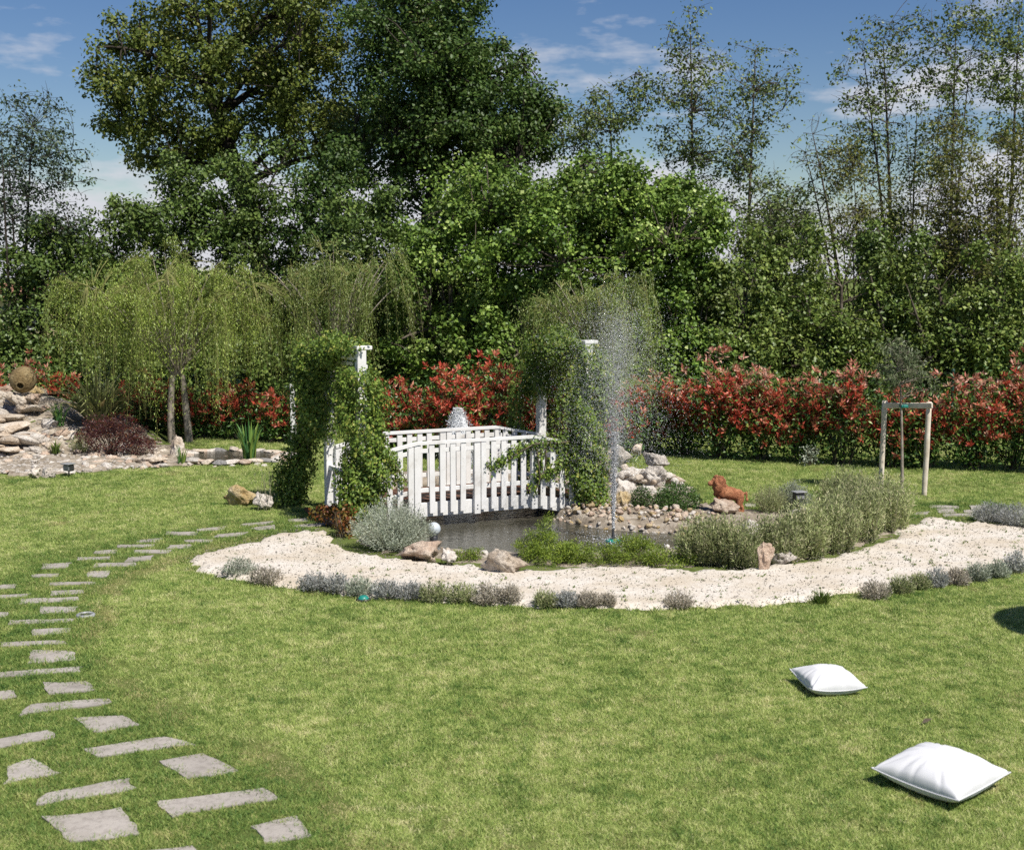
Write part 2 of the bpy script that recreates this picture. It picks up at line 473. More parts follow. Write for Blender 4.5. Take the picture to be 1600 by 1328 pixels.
def mat_water():
    m, t, p, out = new_mat('pond_water')
    p.inputs['Base Color'].default_value = (.055, .052, .036, 1)
    p.inputs['Roughness'].default_value = 0.06
    p.inputs['Specular IOR Level'].default_value = 0.5
    n = noise_node(t, 9, 4, .6, coord='World')
    bump(t, p, n.outputs['Fac'], 0.5, 0.03)
    return m
M['water'] = mat_water()
def mat_drop():
    m, t, p, out = new_mat('water_drop')
    p.inputs['Base Color'].default_value = (.93, .95, .97, 1)
    p.inputs['Roughness'].default_value = 0.12
    p.inputs['Transmission Weight'].default_value = 0.45
    p.inputs['IOR'].default_value = 1.33
    return m
M['drop'] = mat_drop()

# ================================================================== the setting
def poly_w(pts, z=0.0):
    return np.array([[G(x, y, z).x, G(x, y, z).y] for x, y in pts])
def inside(poly, X, Y):
    c = np.zeros(X.shape, bool)
    n = len(poly)
    for i in range(n):
        x1, y1 = poly[i]; x2, y2 = poly[(i + 1) % n]
        hit = ((y1 > Y) != (y2 > Y)) & (X < (x2 - x1) * (Y - y1) / (y2 - y1 + 1e-12) + x1)
        c ^= hit
    return c
def sdist(poly, X, Y):
    """distance to the outline, negative inside"""
    d = np.full(X.shape, 1e9)
    n = len(poly)
    for i in range(n):
        a = poly[i]; b = poly[(i + 1) % n]
        ab = b - a
        t = np.clip(((X - a[0]) * ab[0] + (Y - a[1]) * ab[1]) / (ab @ ab + 1e-12), 0, 1)
        d = np.minimum(d, np.hypot(X - a[0] - t * ab[0], Y - a[1] - t * ab[1]))
    return np.where(inside(poly, X, Y), -d, d)
def smooth_poly(P, k=6):
    """Catmull-Rom through the points"""
    out, n = [], len(P)
    for i in range(n):
        p0, p1, p2, p3 = P[i - 1], P[i], P[(i + 1) % n], P[(i + 2) % n]
        for t in np.linspace(0, 1, k, endpoint=False):
            out.append(0.5 * (2 * p1 + (p2 - p0) * t + (2 * p0 - 5 * p1 + 4 * p2 - p3) * t * t + (3 * p1 - p0 - 3 * p2 + p3) * t ** 3))
    return np.array(out)
def vnoise(X, Y, s, seed=0.0):
    r_ = np.random.default_rng(int(seed * 100) + 5)
    T = r_.random((64, 64))
    x, y = X * s + 1000, Y * s + 1000
    xi, yi = np.floor(x).astype(int), np.floor(y).astype(int)
    fx, fy = x - xi, y - yi
    fx, fy = fx * fx * (3 - 2 * fx), fy * fy * (3 - 2 * fy)
    g = lambda a, b: T[a % 64, b % 64]
    return (g(xi, yi) * (1 - fx) + g(xi + 1, yi) * fx) * (1 - fy) + (g(xi, yi + 1) * (1 - fx) + g(xi + 1, yi + 1) * fx) * fy

POND = smooth_poly(np.array([(-1.55, 15.75), (-.75, 15.25), (.35, 15.05), (1.5, 15.15), (2.25, 15.6), (2.45, 16.25), (2.1, 16.75), (1.35, 17.0), (.85, 17.5),
                             (.55, 18.6), (.35, 20.2), (-.8, 20.9), (-2.0, 20.2), (-2.1, 18.6), (-1.75, 17.2)]))
GRAVEL = smooth_poly(poly_w([(283, 879), (335, 905), (450, 922), (560, 938), (700, 944), (830, 953), (960, 958), (1100, 953), (1230, 947), (1310, 935), (1400, 924),
                             (1490, 905), (1600, 885), (1700, 862), (1720, 845), (1640, 828), (1530, 818), (1440, 811), (1410, 822), (1375, 845), (1310, 866), (1220, 884),
                             (1090, 890), (940, 886), (830, 892), (720, 884), (640, 876), (580, 868), (545, 855), (522, 832), (462, 833), (415, 840), (370, 853), (320, 866)]), 4)
BED = smooth_poly(np.array([(-2.15, 16.75), (-2.0, 15.5), (-1.2, 14.7), (.2, 14.25), (1.7, 14.2), (3.3, 14.5), (4.5, 15.5), (5.3, 16.7), (5.2, 17.6), (3.6, 17.9),
                            (2.8, 18.6), (2.9, 19.8), (1.8, 20.6), (.6, 21.2), (-.8, 21.8), (-2.4, 20.8), (-2.7, 18.8)]), 4)
ROCKG = smooth_poly(poly_w([(-200, 735), (-60, 742), (50, 746), (130, 741), (230, 733), (330, 728), (420, 722), (465, 716), (440, 706), (330, 704), (290, 698),
                            (250, 690), (180, 668), (60, 660), (-100, 660), (-260, 690)]), 3)

def mound(X, Y):
    """the raised rock garden at the left"""
    c = at(20, 640, 25.6)
    d = np.hypot((X - c.x) / 3.2, (Y - c.y) / 2.6)
    return 1.05 * np.clip(1 - d, 0, 1) ** 0.9 * (d < 1)
def ground_z(X, Y):
    X, Y = np.asarray(X, float), np.asarray(Y, float)
    d = sdist(POND, X, Y)
    t = np.clip((0.06 - d) / 0.4, 0, 1)
    z = -0.5 * t * t * (3 - 2 * t)
    return z + mound(X, Y) + 0.022 * (vnoise(X, Y, 0.55, 1) - .5)

# ------------------------------------------------------------------ lawn: one sheet to the horizon
xs = np.concatenate([[-900, -400, -180, -90, -50, -30, -22], np.linspace(-17, 15, 161), [20, 30, 50, 90, 180, 400, 900]])
ys = np.concatenate([[-60, -20, -4, 2], np.linspace(5, 31, 131), [36, 44, 60, 90, 140, 240, 500, 1200]])
XX, YY = np.meshgrid(xs, ys)
near = (np.abs(XX) < 17.5) & (YY > 3) & (YY < 31.5)
ZZ = np.where(near, ground_z(XX, YY), 0.0)
nx, ny = len(xs), len(ys)
ii = (np.arange(ny - 1)[:, None] * nx + np.arange(nx - 1)[None, :]).ravel()
Fq = np.stack([ii, ii + 1, ii + nx + 1, ii + nx], 1)
lawn = link('lawn', mesh_np('lawn', np.stack([XX, YY, ZZ], -1).reshape(-1, 3), Fq, smooth=True), M['lawn'])
tag(lawn, 'mown lawn running through the whole garden', kind='structure')

def sheet(name, poly, mat, cell, dz, edge=0.06, skip=None, rough=0.006):
    lo, hi = poly.min(0) - .2, poly.max(0) + .2
    xs, ys = np.arange(lo[0], hi[0], cell), np.arange(lo[1], hi[1], cell)
    X, Y = np.meshgrid(xs, ys)
    d = sdist(poly, X, Y) + edge * (vnoise(X, Y, 4, 2) - .5) * 2 + edge * (vnoise(X, Y, 13, 3) - .5)
    ok = d < 0
    if skip is not None: ok &= ~skip(X, Y)
    z = ground_z(X, Y) + dz + rough * rng.normal(size=X.shape)
    z = np.where(d > -cell * 2.2, z - dz * 1.2 - 0.004, z)
    nx_ = len(xs)
    idx = np.arange(X.size).reshape(X.shape)
    q = ok[:-1, :-1] & ok[1:, :-1] & ok[:-1, 1:] & ok[1:, 1:]
    F = np.stack([idx[:-1, :-1][q], idx[:-1, 1:][q], idx[1:, 1:][q], idx[1:, :-1][q]], 1)
    used = np.unique(F)
    mp_ = np.zeros(X.size, int); mp_[used] = np.arange(len(used))
    V = np.stack([X, Y, z], -1).reshape(-1, 3)[used]
    return link(name, mesh_np(name, V, mp_[F], smooth=True), mat)
bed = tag(sheet('planting_bed', BED, M['soil'], 0.08, 0.02, 0.1, rough=.012), 'bare soil bed round the pond under rocks and shrubs', kind='structure')
gravel = tag(sheet('gravel_path', GRAVEL, M['gravel'], 0.06, 0.045, 0.09, rough=.003), 'pale crushed stone path curving in front of the pond', kind='structure')
rg = tag(sheet('rock_garden_ground', ROCKG, M['soil'], 0.1, 0.025, 0.12, rough=.015), 'stony ground of the raised rock garden', kind='structure')

# loose stones lying on the gravel
def ico_np(sub):
    bm = bmesh.new()
    bmesh.ops.create_icosphere(bm, subdivisions=sub, radius=1.0)
    V = np.array([v.co[:] for v in bm.verts]); F = np.array([[v.index for v in f.verts] for f in bm.faces])
    bm.free()
    return V, F
OV = np.array([(1, 0, 0), (-1, 0, 0), (0, 1, 0), (0, -1, 0), (0, 0, 1), (0, 0, -1)], float)
OF = np.array([(0, 2, 4), (2, 1, 4), (1, 3, 4), (3, 0, 4), (2, 0, 5), (1, 2, 5), (3, 1, 5), (0, 3, 5)])
def scatter_solid(name, P, S, mat, parent=None, jitter=.25, base=(OV, OF), smooth=False):
    """P (n,3) centres, S (n,3) radii; many tiny solids in one mesh"""
    BV, BF = base
    n, k = len(P), len(BV)
    a = rng.random(n) * 2 * np.pi
    V = BV[None] * (1 + jitter * rng.normal(size=(n, k, 1)))
    V = V * S[:, None, :]
    ca, sa = np.cos(a)[:, None], np.sin(a)[:, None]
    V = np.stack([V[..., 0] * ca - V[..., 1] * sa, V[..., 0] * sa + V[..., 1] * ca, V[..., 2]], -1) + P[:, None, :]
    F = (BF[None] + (np.arange(n) * k)[:, None, None]).reshape(-1, 3)
    return link(name, mesh_np(name, V.reshape(-1, 3), F, smooth=smooth), mat, parent)
def sample_poly(poly, n, margin=0.05):
    lo, hi = poly.min(0), poly.max(0)
    X = rng.uniform(lo[0], hi[0], n * 4); Y = rng.uniform(lo[1], hi[1], n * 4)
    k = sdist(poly, X, Y) < -margin
    return X[k][:n], Y[k][:n]
gx, gy = sample_poly(GRAVEL, 8000, 0.02)
gs = rng.uniform(.004, .009, len(gx)) * (1 + 1.1 * (rng.random(len(gx)) > .97))
scatter_solid('loose_gravel', np.stack([gx, gy, ground_z(gx, gy) + .045 + gs * .3], 1), np.stack([gs, gs * .8, gs * .6], 1), M['pebble'])
tag(bpy.data.objects['loose_gravel'], 'loose chips scattered over the pale stone path', kind='stuff')

# ------------------------------------------------------------------ pond water
def flat_poly(name, poly, z, mat):
    me = bpy.data.meshes.new(name)
    me.from_pydata([(x, y, z) for x, y in poly], [], [list(range(len(poly)))])
    me.update()
    return link(name, me, mat)
tag(flat_poly('pond_water', POND, -0.10, M['water']), 'dark rippled water of the pond under the white bridge', kind='structure')

# ------------------------------------------------------------------ stone slab path
SL = [[(47, 1016), (116, 1017), (119, 1031), (46, 1036)], [(-12, 1051), (122, 1041), (124, 1048), (-12, 1058)], [(66, 1066), (140, 1063), (148, 1077), (74, 1083)],
      [(-25, 1081), (20, 1076), (28, 1087), (-25, 1094)], [(40, 1099), (170, 1087), (176, 1096), (33, 1113)], [(115, 1119), (192, 1114), (219, 1127), (145, 1142)],
      [(-20, 1154), (78, 1137), (88, 1148), (-20, 1168)], [(132, 1166), (257, 1147), (304, 1158), (148, 1180)], [(10, 1194), (50, 1182), (94, 1205), (13, 1218)],
      [(247, 1186), (317, 1173), (375, 1200), (294, 1213)], [(67, 1236), (197, 1212), (210, 1229), (50, 1254)], [(240, 1249), (414, 1228), (436, 1244), (270, 1270)],
      [(72, 1275), (187, 1259), (224, 1298), (109, 1312)], [(393, 1286), (463, 1272), (490, 1303), (418, 1314)], [(205, 1329), (302, 1317), (330, 1350), (190, 1360)],
      [(4, 1004), (94, 1000), (106, 1005), (2, 1011)], [(50, 983), (110, 981), (108, 988), (48, 993)], [(17, 968), (116, 966), (115, 971), (14, 974)],
      [(64, 947), (118, 946), (118, 955), (62, 957)], [(32, 934), (122, 931), (125, 937), (30, 941)], [(-30, 956), (14, 954), (11, 961), (-30, 963)],
      [(82, 922), (130, 920), (131, 925), (79, 928)], [(-20, 929), (45, 925), (41, 929), (-20, 933)], [(77, 909), (149, 907), (148, 911), (78, 913)],
      [(-18, 913), (27, 911), (25, 917), (-18, 919)], [(138, 893), (172, 891), (168, 901), (134, 901)], [(50, 897), (93, 895), (90, 900), (48, 901)],
      [(146, 880), (214, 879), (212, 884), (145, 886)], [(67, 881), (110, 879), (105, 887), (65, 888)], [(201, 871), (239, 868), (235, 875), (197, 877)],
      [(124, 871), (173, 870), (171, 874), (122, 875)], [(210, 859), (268, 859), (265, 864), (210, 864)], [(149, 861), (183, 858), (180, 864), (146, 865)],
      [(184, 851), (242, 850), (237, 854), (182, 855)], [(266, 852), (300, 850), (297, 856), (263, 857)], [(219, 843), (254, 840), (248, 846), (215, 847)],
      [(288, 843), (334, 843), (331, 847), (289, 847)], [(262, 831), (309, 831), (306, 836), (259, 835)], [(342, 835), (388, 831), (372, 838), (334, 839)],
      [(306, 827), (353, 822), (350, 827), (309, 830)], [(375, 819), (426, 814), (424, 818), (379, 822)], [(392, 825), (427, 820), (431, 826), (400, 828)],
      [(458, 821), (510, 816), (513, 820), (461, 824)], [(452, 811), (481, 809), (479, 814), (449, 815)],
      [(1452, 789), (1497, 790), (1497, 794), (1454, 793)], [(1463, 795), (1490, 795), (1493, 800), (1466, 801)], [(1506, 796), (1541, 796), (1539, 800), (1506, 800)],
      [(1516, 789), (1541, 789), (1537, 794), (1517, 794)], [(1472, 802), (1522, 802), (1521, 806), (1473, 806)], [(1431, 800), (1451, 799), (1449, 804), (1429, 804)],
      [(1164, 785), (1182, 785), (1181, 790), (1163, 790)], [(1296, 771), (1312, 771), (1310, 774), (1294, 774)]]
SLABS = [poly_w(q, .02) for q in SL]
strip = np.array([[s[:, 0].mean(), s[:, 1].mean()] for s in SLABS[:44]])
order = np.argsort(strip[:, 1])
yb = np.linspace(strip[:, 1].min() - .6, strip[:, 1].max() + .3, 22)
Vp, Fp = [], []
for i, yv in enumerate(yb):
    w = np.exp(-((strip[:, 1] - yv) / .7) ** 2)
    cx = (w * strip[:, 0]).sum() / w.sum()
    lo_, hi_ = strip[np.abs(strip[:, 1] - yv) < 1.0, 0].min() - .35, strip[np.abs(strip[:, 1] - yv) < 1.0, 0].max() + .35
    for x in np.linspace(lo_, hi_, 7): Vp.append((x, yv, 0.0))
Vp = np.array(Vp); Vp[:, 2] = ground_z(Vp[:, 0], Vp[:, 1]) + .006
for i in range(len(yb) - 1):
    for j in range(6):
        Fp.append((i * 7 + j, i * 7 + j + 1, i * 7 + j + 8, i * 7 + j + 7))
path = link('path', mesh_np('path', Vp, np.array(Fp), smooth=True), M['lawn'])
tag(path, 'curving garden path of grey stone slabs set in grass', kind='structure')
for q in SLABS:
    c = q.mean(0)
    pts = []
    for i in range(4):
        a, b = q[i], q[(i + 1) % 4]
        n_ = max(2, int(np.hypot(*(b - a)) / .07))
        for k in range(n_):
            p = a + (b - a) * k / n_
            jit = .006 if k else .014
            pts.append(p + rng.normal(size=2) * jit)
    pts = np.array(pts)
    bm = bmesh.new()
    z0 = float(ground_z(c[0], c[1]))
    tilt = rng.normal(size=2) * .006
    top = [bm.verts.new((p[0], p[1], z0 + .016 + tilt @ (p - c))) for p in pts]
    low = [bm.verts.new((p[0], p[1], z0 - .03)) for p in pts]
    bm.faces.new(top)
    for k in range(len(pts)):
        bm.faces.new((top[k - 1], low[k - 1], low[k], top[k]))
    link('paving_slab', mesh_bm('paving_slab', bm), M['slab'], path)

# ------------------------------------------------------------------ grass: short mown blades, tufts instanced on points
def tuft_obj(mat, nb, rad, h, w, lean):
    a = rng.random(nb) * 2 * np.pi
    r = rad * np.sqrt(rng.random(nb))
    B = np.stack([r * np.cos(a), r * np.sin(a), np.full(nb, -.004)], 1)
    ln = rng.normal(size=(nb, 2)) * lean
    D = unit(np.stack([ln[:, 0], ln[:, 1], np.ones(nb)], 1))
    hh = h * rng.uniform(.5, 1.15, nb)
    ph = rng.random(nb) * 2 * np.pi
    S = np.stack([np.cos(ph), np.sin(ph), np.zeros(nb)], 1) * w
    mid = B + D * hh[:, None] * .6
    D2 = unit(D + np.stack([ln[:, 0], ln[:, 1], -.25 * np.ones(nb)], 1) * .9)
    V = np.stack([B - S * .5, B + S * .5, mid + S * .42, mid - S * .42, mid + D2 * hh[:, None] * .5], 1).reshape(-1, 3)
    k = np.arange(nb)[:, None] * 5
    F = np.concatenate([k + np.array([[0, 1, 2]]), k + np.array([[0, 2, 3]]), k + np.array([[3, 2, 4]])])
    me = mesh_np('grass_tuft', V, F, attrs={'rnd': np.repeat(rng.random(nb), 5)})
    me.materials.append(M[mat])
    return bpy.data.objects.new('grass_tuft', me)
def tuft_set(name, mat, *a):                           # sources only, not linked to the scene
    c = bpy.data.collections.new(name)
    for i in range(5): c.objects.link(tuft_obj(mat, *a))
    return c

def scatter_points():
    bands = [(6.6, 10.5, 330), (10.5, 14.5, 230), (14.5, 19, 130), (19, 23.5, 85), (23.5, 27.5, 45)]
    P, S = [], []
    for y0, y1, dens in bands:
        xl, xr = -y1 * .4 - 1.2, y1 * .4 + 1.2
        n = int((xr - xl) * (y1 - y0) * dens)
        X, Y = rng.uniform(xl, xr, n), rng.uniform(y0, y1, n)
        k = np.abs(X) < Y * .42 + 1.0
        X, Y = X[k], Y[k]
        P.append(np.stack([X, Y], 1)); S.append(np.full(len(X), 1.0 + (y0 - 6.6) * .032))
    P, S = np.concatenate(P), np.concatenate(S)
    X, Y = P[:, 0], P[:, 1]
    ed = .10 * (vnoise(X, Y, 4, 2) - .5) * 2
    ok = (sdist(GRAVEL, X, Y) + .9 * ed > -.03) & (sdist(BED, X, Y) > .05) & (sdist(POND, X, Y) > .1) & (sdist(ROCKG, X, Y) + ed > .0) & (mound(X, Y) < .02)
    ok &= ~((sdist(BED, X, Y) < .5) & (sdist(GRAVEL, X, Y) < .5) & (Y < 17.2))
    dmin = np.full(len(X), 9.0)
    for q in SLABS:
        c = q.mean(0)
        m = np.hypot(X - c[0], Y - c[1]) < 1.1
        if m.any(): dmin[m] = np.minimum(dmin[m], sdist(q, X[m], Y[m]))
    ok &= dmin + .035 * rng.normal(size=len(X)).clip(-1.6, 1.6) > .018
    S = S * rng.uniform(.75, 1.2, len(S)) * np.where(dmin < .3, 1.15, 1.0)
    return P[ok], S[ok], dmin[ok]
GP, GS, GD = scatter_points()
def gn_scatter(obj, coll):
    ng = bpy.data.node_groups.new('tuft_scatter', 'GeometryNodeTree')
    ng.interface.new_socket('Geometry', in_out='INPUT', socket_type='NodeSocketGeometry')
    ng.interface.new_socket('Geometry', in_out='OUTPUT', socket_type='NodeSocketGeometry')
    i_, o_ = N(ng, 'NodeGroupInput'), N(ng, 'NodeGroupOutput')
    ci = N(ng, 'GeometryNodeCollectionInfo')
    ci.inputs['Collection'].default_value = coll
    ci.inputs['Separate Children'].default_value = True
    ci.inputs['Reset Children'].default_value = True
    iop = N(ng, 'GeometryNodeInstanceOnPoints')
    iop.inputs['Pick Instance'].default_value = True
    a1 = N(ng, 'GeometryNodeInputNamedAttribute', data_type='FLOAT'); a1.inputs['Name'].default_value = 'tuft_scale'
    a2 = N(ng, 'GeometryNodeInputNamedAttribute', data_type='FLOAT'); a2.inputs['Name'].default_value = 'tuft_turn'
    cx = N(ng, 'ShaderNodeCombineXYZ')
    ng.links.new(a2.outputs['Attribute'], cx.inputs['Z'])
    ri = N(ng, 'FunctionNodeRandomValue', data_type='INT')
    ri.inputs['Min'].default_value if False else None
    ng.links.new(i_.outputs[0], iop.inputs['Points'])
    ng.links.new(ci.outputs[0], iop.inputs['Instance'])
    ng.links.new(a1.outputs['Attribute'], iop.inputs['Scale'])
    ng.links.new(cx.outputs[0], iop.inputs['Rotation'])
    ng.links.new(iop.outputs[0], o_.inputs[0])
    md = obj.modifiers.new('scatter', 'NODES')
    md.node_group = ng
# between the slabs the turf is lusher; a worn dry rim follows the path's outer side
SC = np.array([q.mean(0) for q in SLABS[:43]])
def path_side(P):
    d = P[:, None, :] - SC[None]
    k = (d ** 2).sum(-1).argmin(1)
    return d[np.arange(len(P)), k]
lush = np.zeros(len(GP), bool); dry = np.zeros(len(GP), bool)
nb_ = (GD < .75) & (GP[:, 1] < 18) & (GP[:, 0] < -1)
sd_ = path_side(GP[nb_])
wob = vnoise(GP[nb_, 0], GP[nb_, 1], 2.2, 4)
gd = GD[nb_]
outer = sd_[:, 0] > .2
lush[nb_] = gd < np.where(outer, .08 + .12 * wob, .20 + .2 * wob)
dry[nb_] = outer & (gd > .12) & (gd < .24 + .26 * wob) & (wob > .36)
lush |= (GD < .3) & (GP[:, 0] > 0)
spot = vnoise(GP[:, 0], GP[:, 1], 3.1, 6) * .6 + vnoise(GP[:, 0], GP[:, 1], 9.0, 7) * .4
lush |= (spot > .70) & (rng.random(len(GP)) < .55)
dry |= ~lush & (spot < .27) & (rng.random(len(GP)) < .5)
for nm, lab, sel, mt, args in (('grass', 'short green mown grass of the lawn', ~lush & ~dry, 'grass', (90, .085, .036, .0036, .8)),
                               ('path_grass', 'darker lush grass growing between the path slabs', lush, 'lush', (80, .08, .042, .0042, .75)),
                               ('dry_grass', 'straw coloured worn grass rim beside the slab path', dry, 'drygrass', (70, .085, .032, .0034, .95))):
    gme = mesh_np(nm, np.stack([GP[sel, 0], GP[sel, 1], ground_z(GP[sel, 0], GP[sel, 1])], 1), np.zeros((0, 3), int),
                  attrs={'tuft_scale': GS[sel], 'tuft_turn': rng.random(sel.sum()) * 6.283})
    o = tag(link(nm, gme), lab, 'grass', kind='stuff')
    gn_scatter(o, tuft_set(nm + '_tufts', mt, *args))

# ================================================================== the white bridge
PSI = R(25.3)
UX = Vector((math.cos(PSI), math.sin(PSI), 0))          # along the bridge
VX = Vector((-math.sin(PSI), math.cos(PSI), 0))         # across it, away from the camera
near1, near2 = at(650, 691, 17.0), at(835, 682, 17.75)
BC = (near1 + near2) * .5 + VX * .62
BC.z = 0
HALF, RAMP, WID, DECK = .875, 1.12, 1.24, .25
def deck_z(s):
    return DECK - max(0.0, abs(s) - HALF) * .2
bridge = empty('footbridge', BC, PSI)
tag(bridge, 'small white wooden arched footbridge with slatted railings over the pond', 'bridge')
def seg_box(name, s0, s1, y, zoff, h, t, mat, parent):
    """a straight member following the deck line from s0 to s1"""
    bm = bmesh.new()
    vs_ = []
    for s in (s0, s1):
        z = deck_z(s) + zoff
        vs_.append([bm.verts.new((s, y + a * t / 2, z + b * h / 2)) for a, b in ((-1, -1), (1, -1), (1, 1), (-1, 1))])
    a, b = vs_
    bm.faces.new(a[::-1]); bm.faces.new(b)
    for k in range(4): bm.faces.new((a[k], a[(k + 1) % 4], b[(k + 1) % 4], b[k]))
    bmesh.ops.bevel(bm, geom=list(bm.edges), offset=.004, segments=1, affect='EDGES')
    return link(name, mesh_bm(name, bm), mat, parent)
SEGS = [(-HALF - RAMP, -HALF), (-HALF, HALF), (HALF, HALF + RAMP)]
for sy in (-1, 1):
    for i, (a, b) in enumerate(SEGS):
        seg_box('beam', a + .001, b - .001, sy * (WID / 2 - .045), -.105, .19, .05, M['white'], bridge)
pk = box_me('plank', (0, 0, 0), (.092, WID - .20, .026), .003)
n_pl = 40
for i in range(n_pl):
    s = -HALF - RAMP + .06 + i * (2 * (HALF + RAMP) - .12) / (n_pl - 1)
    sl = 0 if abs(s) < HALF else (.2 if s < 0 else -.2)
    link('plank', pk, M['deckbrown'] if abs(s) > 1.35 else M['decking'], bridge, (s, rng.normal() * .004, deck_z(s) + .003 + rng.normal() * .001), (0, -math.atan(sl), 0))
# the brown boards that close the ends of the deck
for s in (-1, 1):
    e = box_me('end_board', (s * (HALF + RAMP + .03), 0, deck_z(HALF + RAMP) - .03), (.05, WID + .25, .13), .004)
    link('end_board', e, M['deckbrown'], bridge)
RAIL = .81
slat_me = box_me('slat', (0, 0, 0), (.078, .022, .94), .003)
slat_me.materials.append(M['white'])
post_me = box_me('post', (0, 0, 0), (.092, .07, 1.0), .004)
post_me.materials.append(M['white'])
bolt_me = box_me('bolt', (0, 0, 0), (.016, .012, .016), .003)
bolt_me.materials.append(M['metalgrey'])
LIM = 1.62
for sy in (-1, 1):
    y = sy * (WID / 2)
    bm = bmesh.new()
    pts = [-LIM, -HALF, HALF, LIM]
    rows = []
    for s in pts:
        z = deck_z(s) + RAIL
        rows.append([bm.verts.new((s, y + a * .05, z + b * .018)) for a, b in ((-1, -1), (1, -1), (1, 1), (-1, 1))])
    for a, b in zip(rows[:-1], rows[1:]):
        for k in range(4): bm.faces.new((a[k], a[(k + 1) % 4], b[(k + 1) % 4], b[k]))
    bm.faces.new(rows[0][::-1]); bm.faces.new(rows[-1])
    railing = link('railing', mesh_bm('railing', bm), M['white'], bridge)
    for a, b in ((-LIM, -HALF), (-HALF, HALF), (HALF, LIM)):
        for zo, nm in ((.17, 'lower_rail'), (RAIL - .105, 'upper_rail')):
            seg_box(nm, a + .002, b - .002, y + (.0 if sy < 0 else -.0), zo, .06, .03, M['white'], railing)
    posts = (-HALF, 0.0, HALF, -LIM + .04, LIM - .04)
    for s in posts:
        o = link('post', post_me, None, railing, (s, y - .003, deck_z(s) + RAIL - .018 - .5))
        for k in (0, 1):
            link('bolt', bolt_me, None, railing, (s, y - .042, deck_z(s) - .13 + k * .05))
    s = -LIM + .04
    k = 0
    while s < LIM - .1:
        s += .152
        if min(abs(s - q) for q in posts) < .085: continue
        link('slat', slat_me, None, railing, (s, y - .03 + rng.normal() * .002, deck_z(s) + RAIL - .02 - .47 + rng.normal() * .003), (0, rng.normal() * .006, 0))

# ------------------------------------------------------------------ garden arches at both ends, and their vines
def to_w(s, y, z=0.0):
    return np.array((BC + UX * s + VX * y + Vector((0, 0, z)))[:])
AH = 2.34
def arch(s, label):
    a = empty('garden_arch', to_w(s, 0), PSI)
    tag(a, label, 'garden arch', 'arches at the bridge ends')
    for y in (-WID / 2 - .10, WID / 2 + .10):
        link('post', box_me('post', (0, y, AH / 2 - .01), (.12, .12, AH + .02), .005), M['white'], a)
        link('cap_beam', box_me('cap_beam', (.035, y, AH + .026), (.21, .135, .05), .005), M['white'], a)
    link('crossbeam', box_me('crossbeam', (0, 0, AH - .09), (.07, WID + .09, .12), .005), M['white'], a)
    link('brace', box_me('brace', (0.06, 0, AH - .22), (.04, WID + .30, .05), .004), M['white'], a)
    link('brace', box_me('brace', (0, WID / 2 - .19, .62), (.05, .49, .07), .004), M['white'], a)
    return a
arch(-1.68, 'white wooden arch smothered in vine behind the round grey bush')
arch(1.66, 'white wooden arch beside the water jet, half hidden in vine')

def vine(label, blobs, paths, name='climbing_vine', mat='vine', leaf=.05, red=None):
    """blobs: (centre, radii, n) ; paths: (points, radius, n)"""
    v = empty(name, blobs[0][0] * np.array([1, 1, 0]))
    org = np.array(v.location[:])
    P, D, NN = [], [], []
    for c, r, n in blobs:
        d = rdir(n)
        q = c + d * np.asarray(r) * (rng.random((n, 1)) ** .35) * (1 + .22 * rng.normal(size=(n, 1)).clip(-2, 2))
        P.append(q); NN.append(unit(d * [1, 1, .5] + [0, 0, .45] + .55 * rng.normal(size=(n, 3))))
    stems = []
    for pts, r, n in paths:
        pts = np.asarray(pts)
        seg = np.linalg.norm(np.diff(pts, axis=0), axis=1)
        cum = np.concatenate([[0], np.cumsum(seg)])
        t = rng.random(n) * cum[-1]
        q = np.stack([np.interp(t, cum, pts[:, k]) for k in range(3)], 1)
        # clustered offsets: the growth bulges and thins along the post
        a = rng.random(n) * 2 * np.pi
        bulge = 1 + .38 * np.sin(t * 7 + 3 * np.cos(a)) * .6 + .22 * np.sin(t * 17 + 5 * a)
        rr = r * bulge * (.45 + .55 * rng.random(n) ** .5)
        off = np.stack([np.cos(a) * rr, np.sin(a) * rr, .05 * rng.normal(size=n)], 1)
        P.append(q + off)
        NN.append(unit(off / r + [0, 0, .5] + .55 * rng.normal(size=(n, 3))))
        for k in range(3):
            ph = rng.random() * 6
            tt = np.linspace(0, cum[-1], 16)
            line = np.stack([np.interp(tt, cum, pts[:, m]) for m in range(3)], 1)
            line += np.stack([np.cos(ph + tt * 3), np.sin(ph + tt * 3), 0 * tt], 1) * (.055 + .02 * k)
            stems.append((line - org, np.linspace(.014, .005, 16)))
    P = np.concatenate(P); NN = np.concatenate(NN)
    D = unit(np.cross(NN, rdir(len(P))) + [0, 0, -.35])
    L = leaf * rng.uniform(.55, 1.3, len(P))
    P = P + .0
    f = link('foliage', leaf_mesh('foliage', P - org, D, NN, L, .62), M[mat], v)
    tag(f, kind='stuff')
    tube_obj('stem', stems, M['stem'], v, 5)
    tag(v, label, 'vine' if mat == 'vine' else 'bush')
    return v, org
yN, yF = -WID / 2 - .10, WID / 2 + .10
def col_path(s, y, z0, z1, dx=0, dy=0):
    return [to_w(s, y, z) + np.array([dx + .06 * math.sin(z * 3 + s), dy, 0]) for z in np.linspace(z0, z1, 8)]
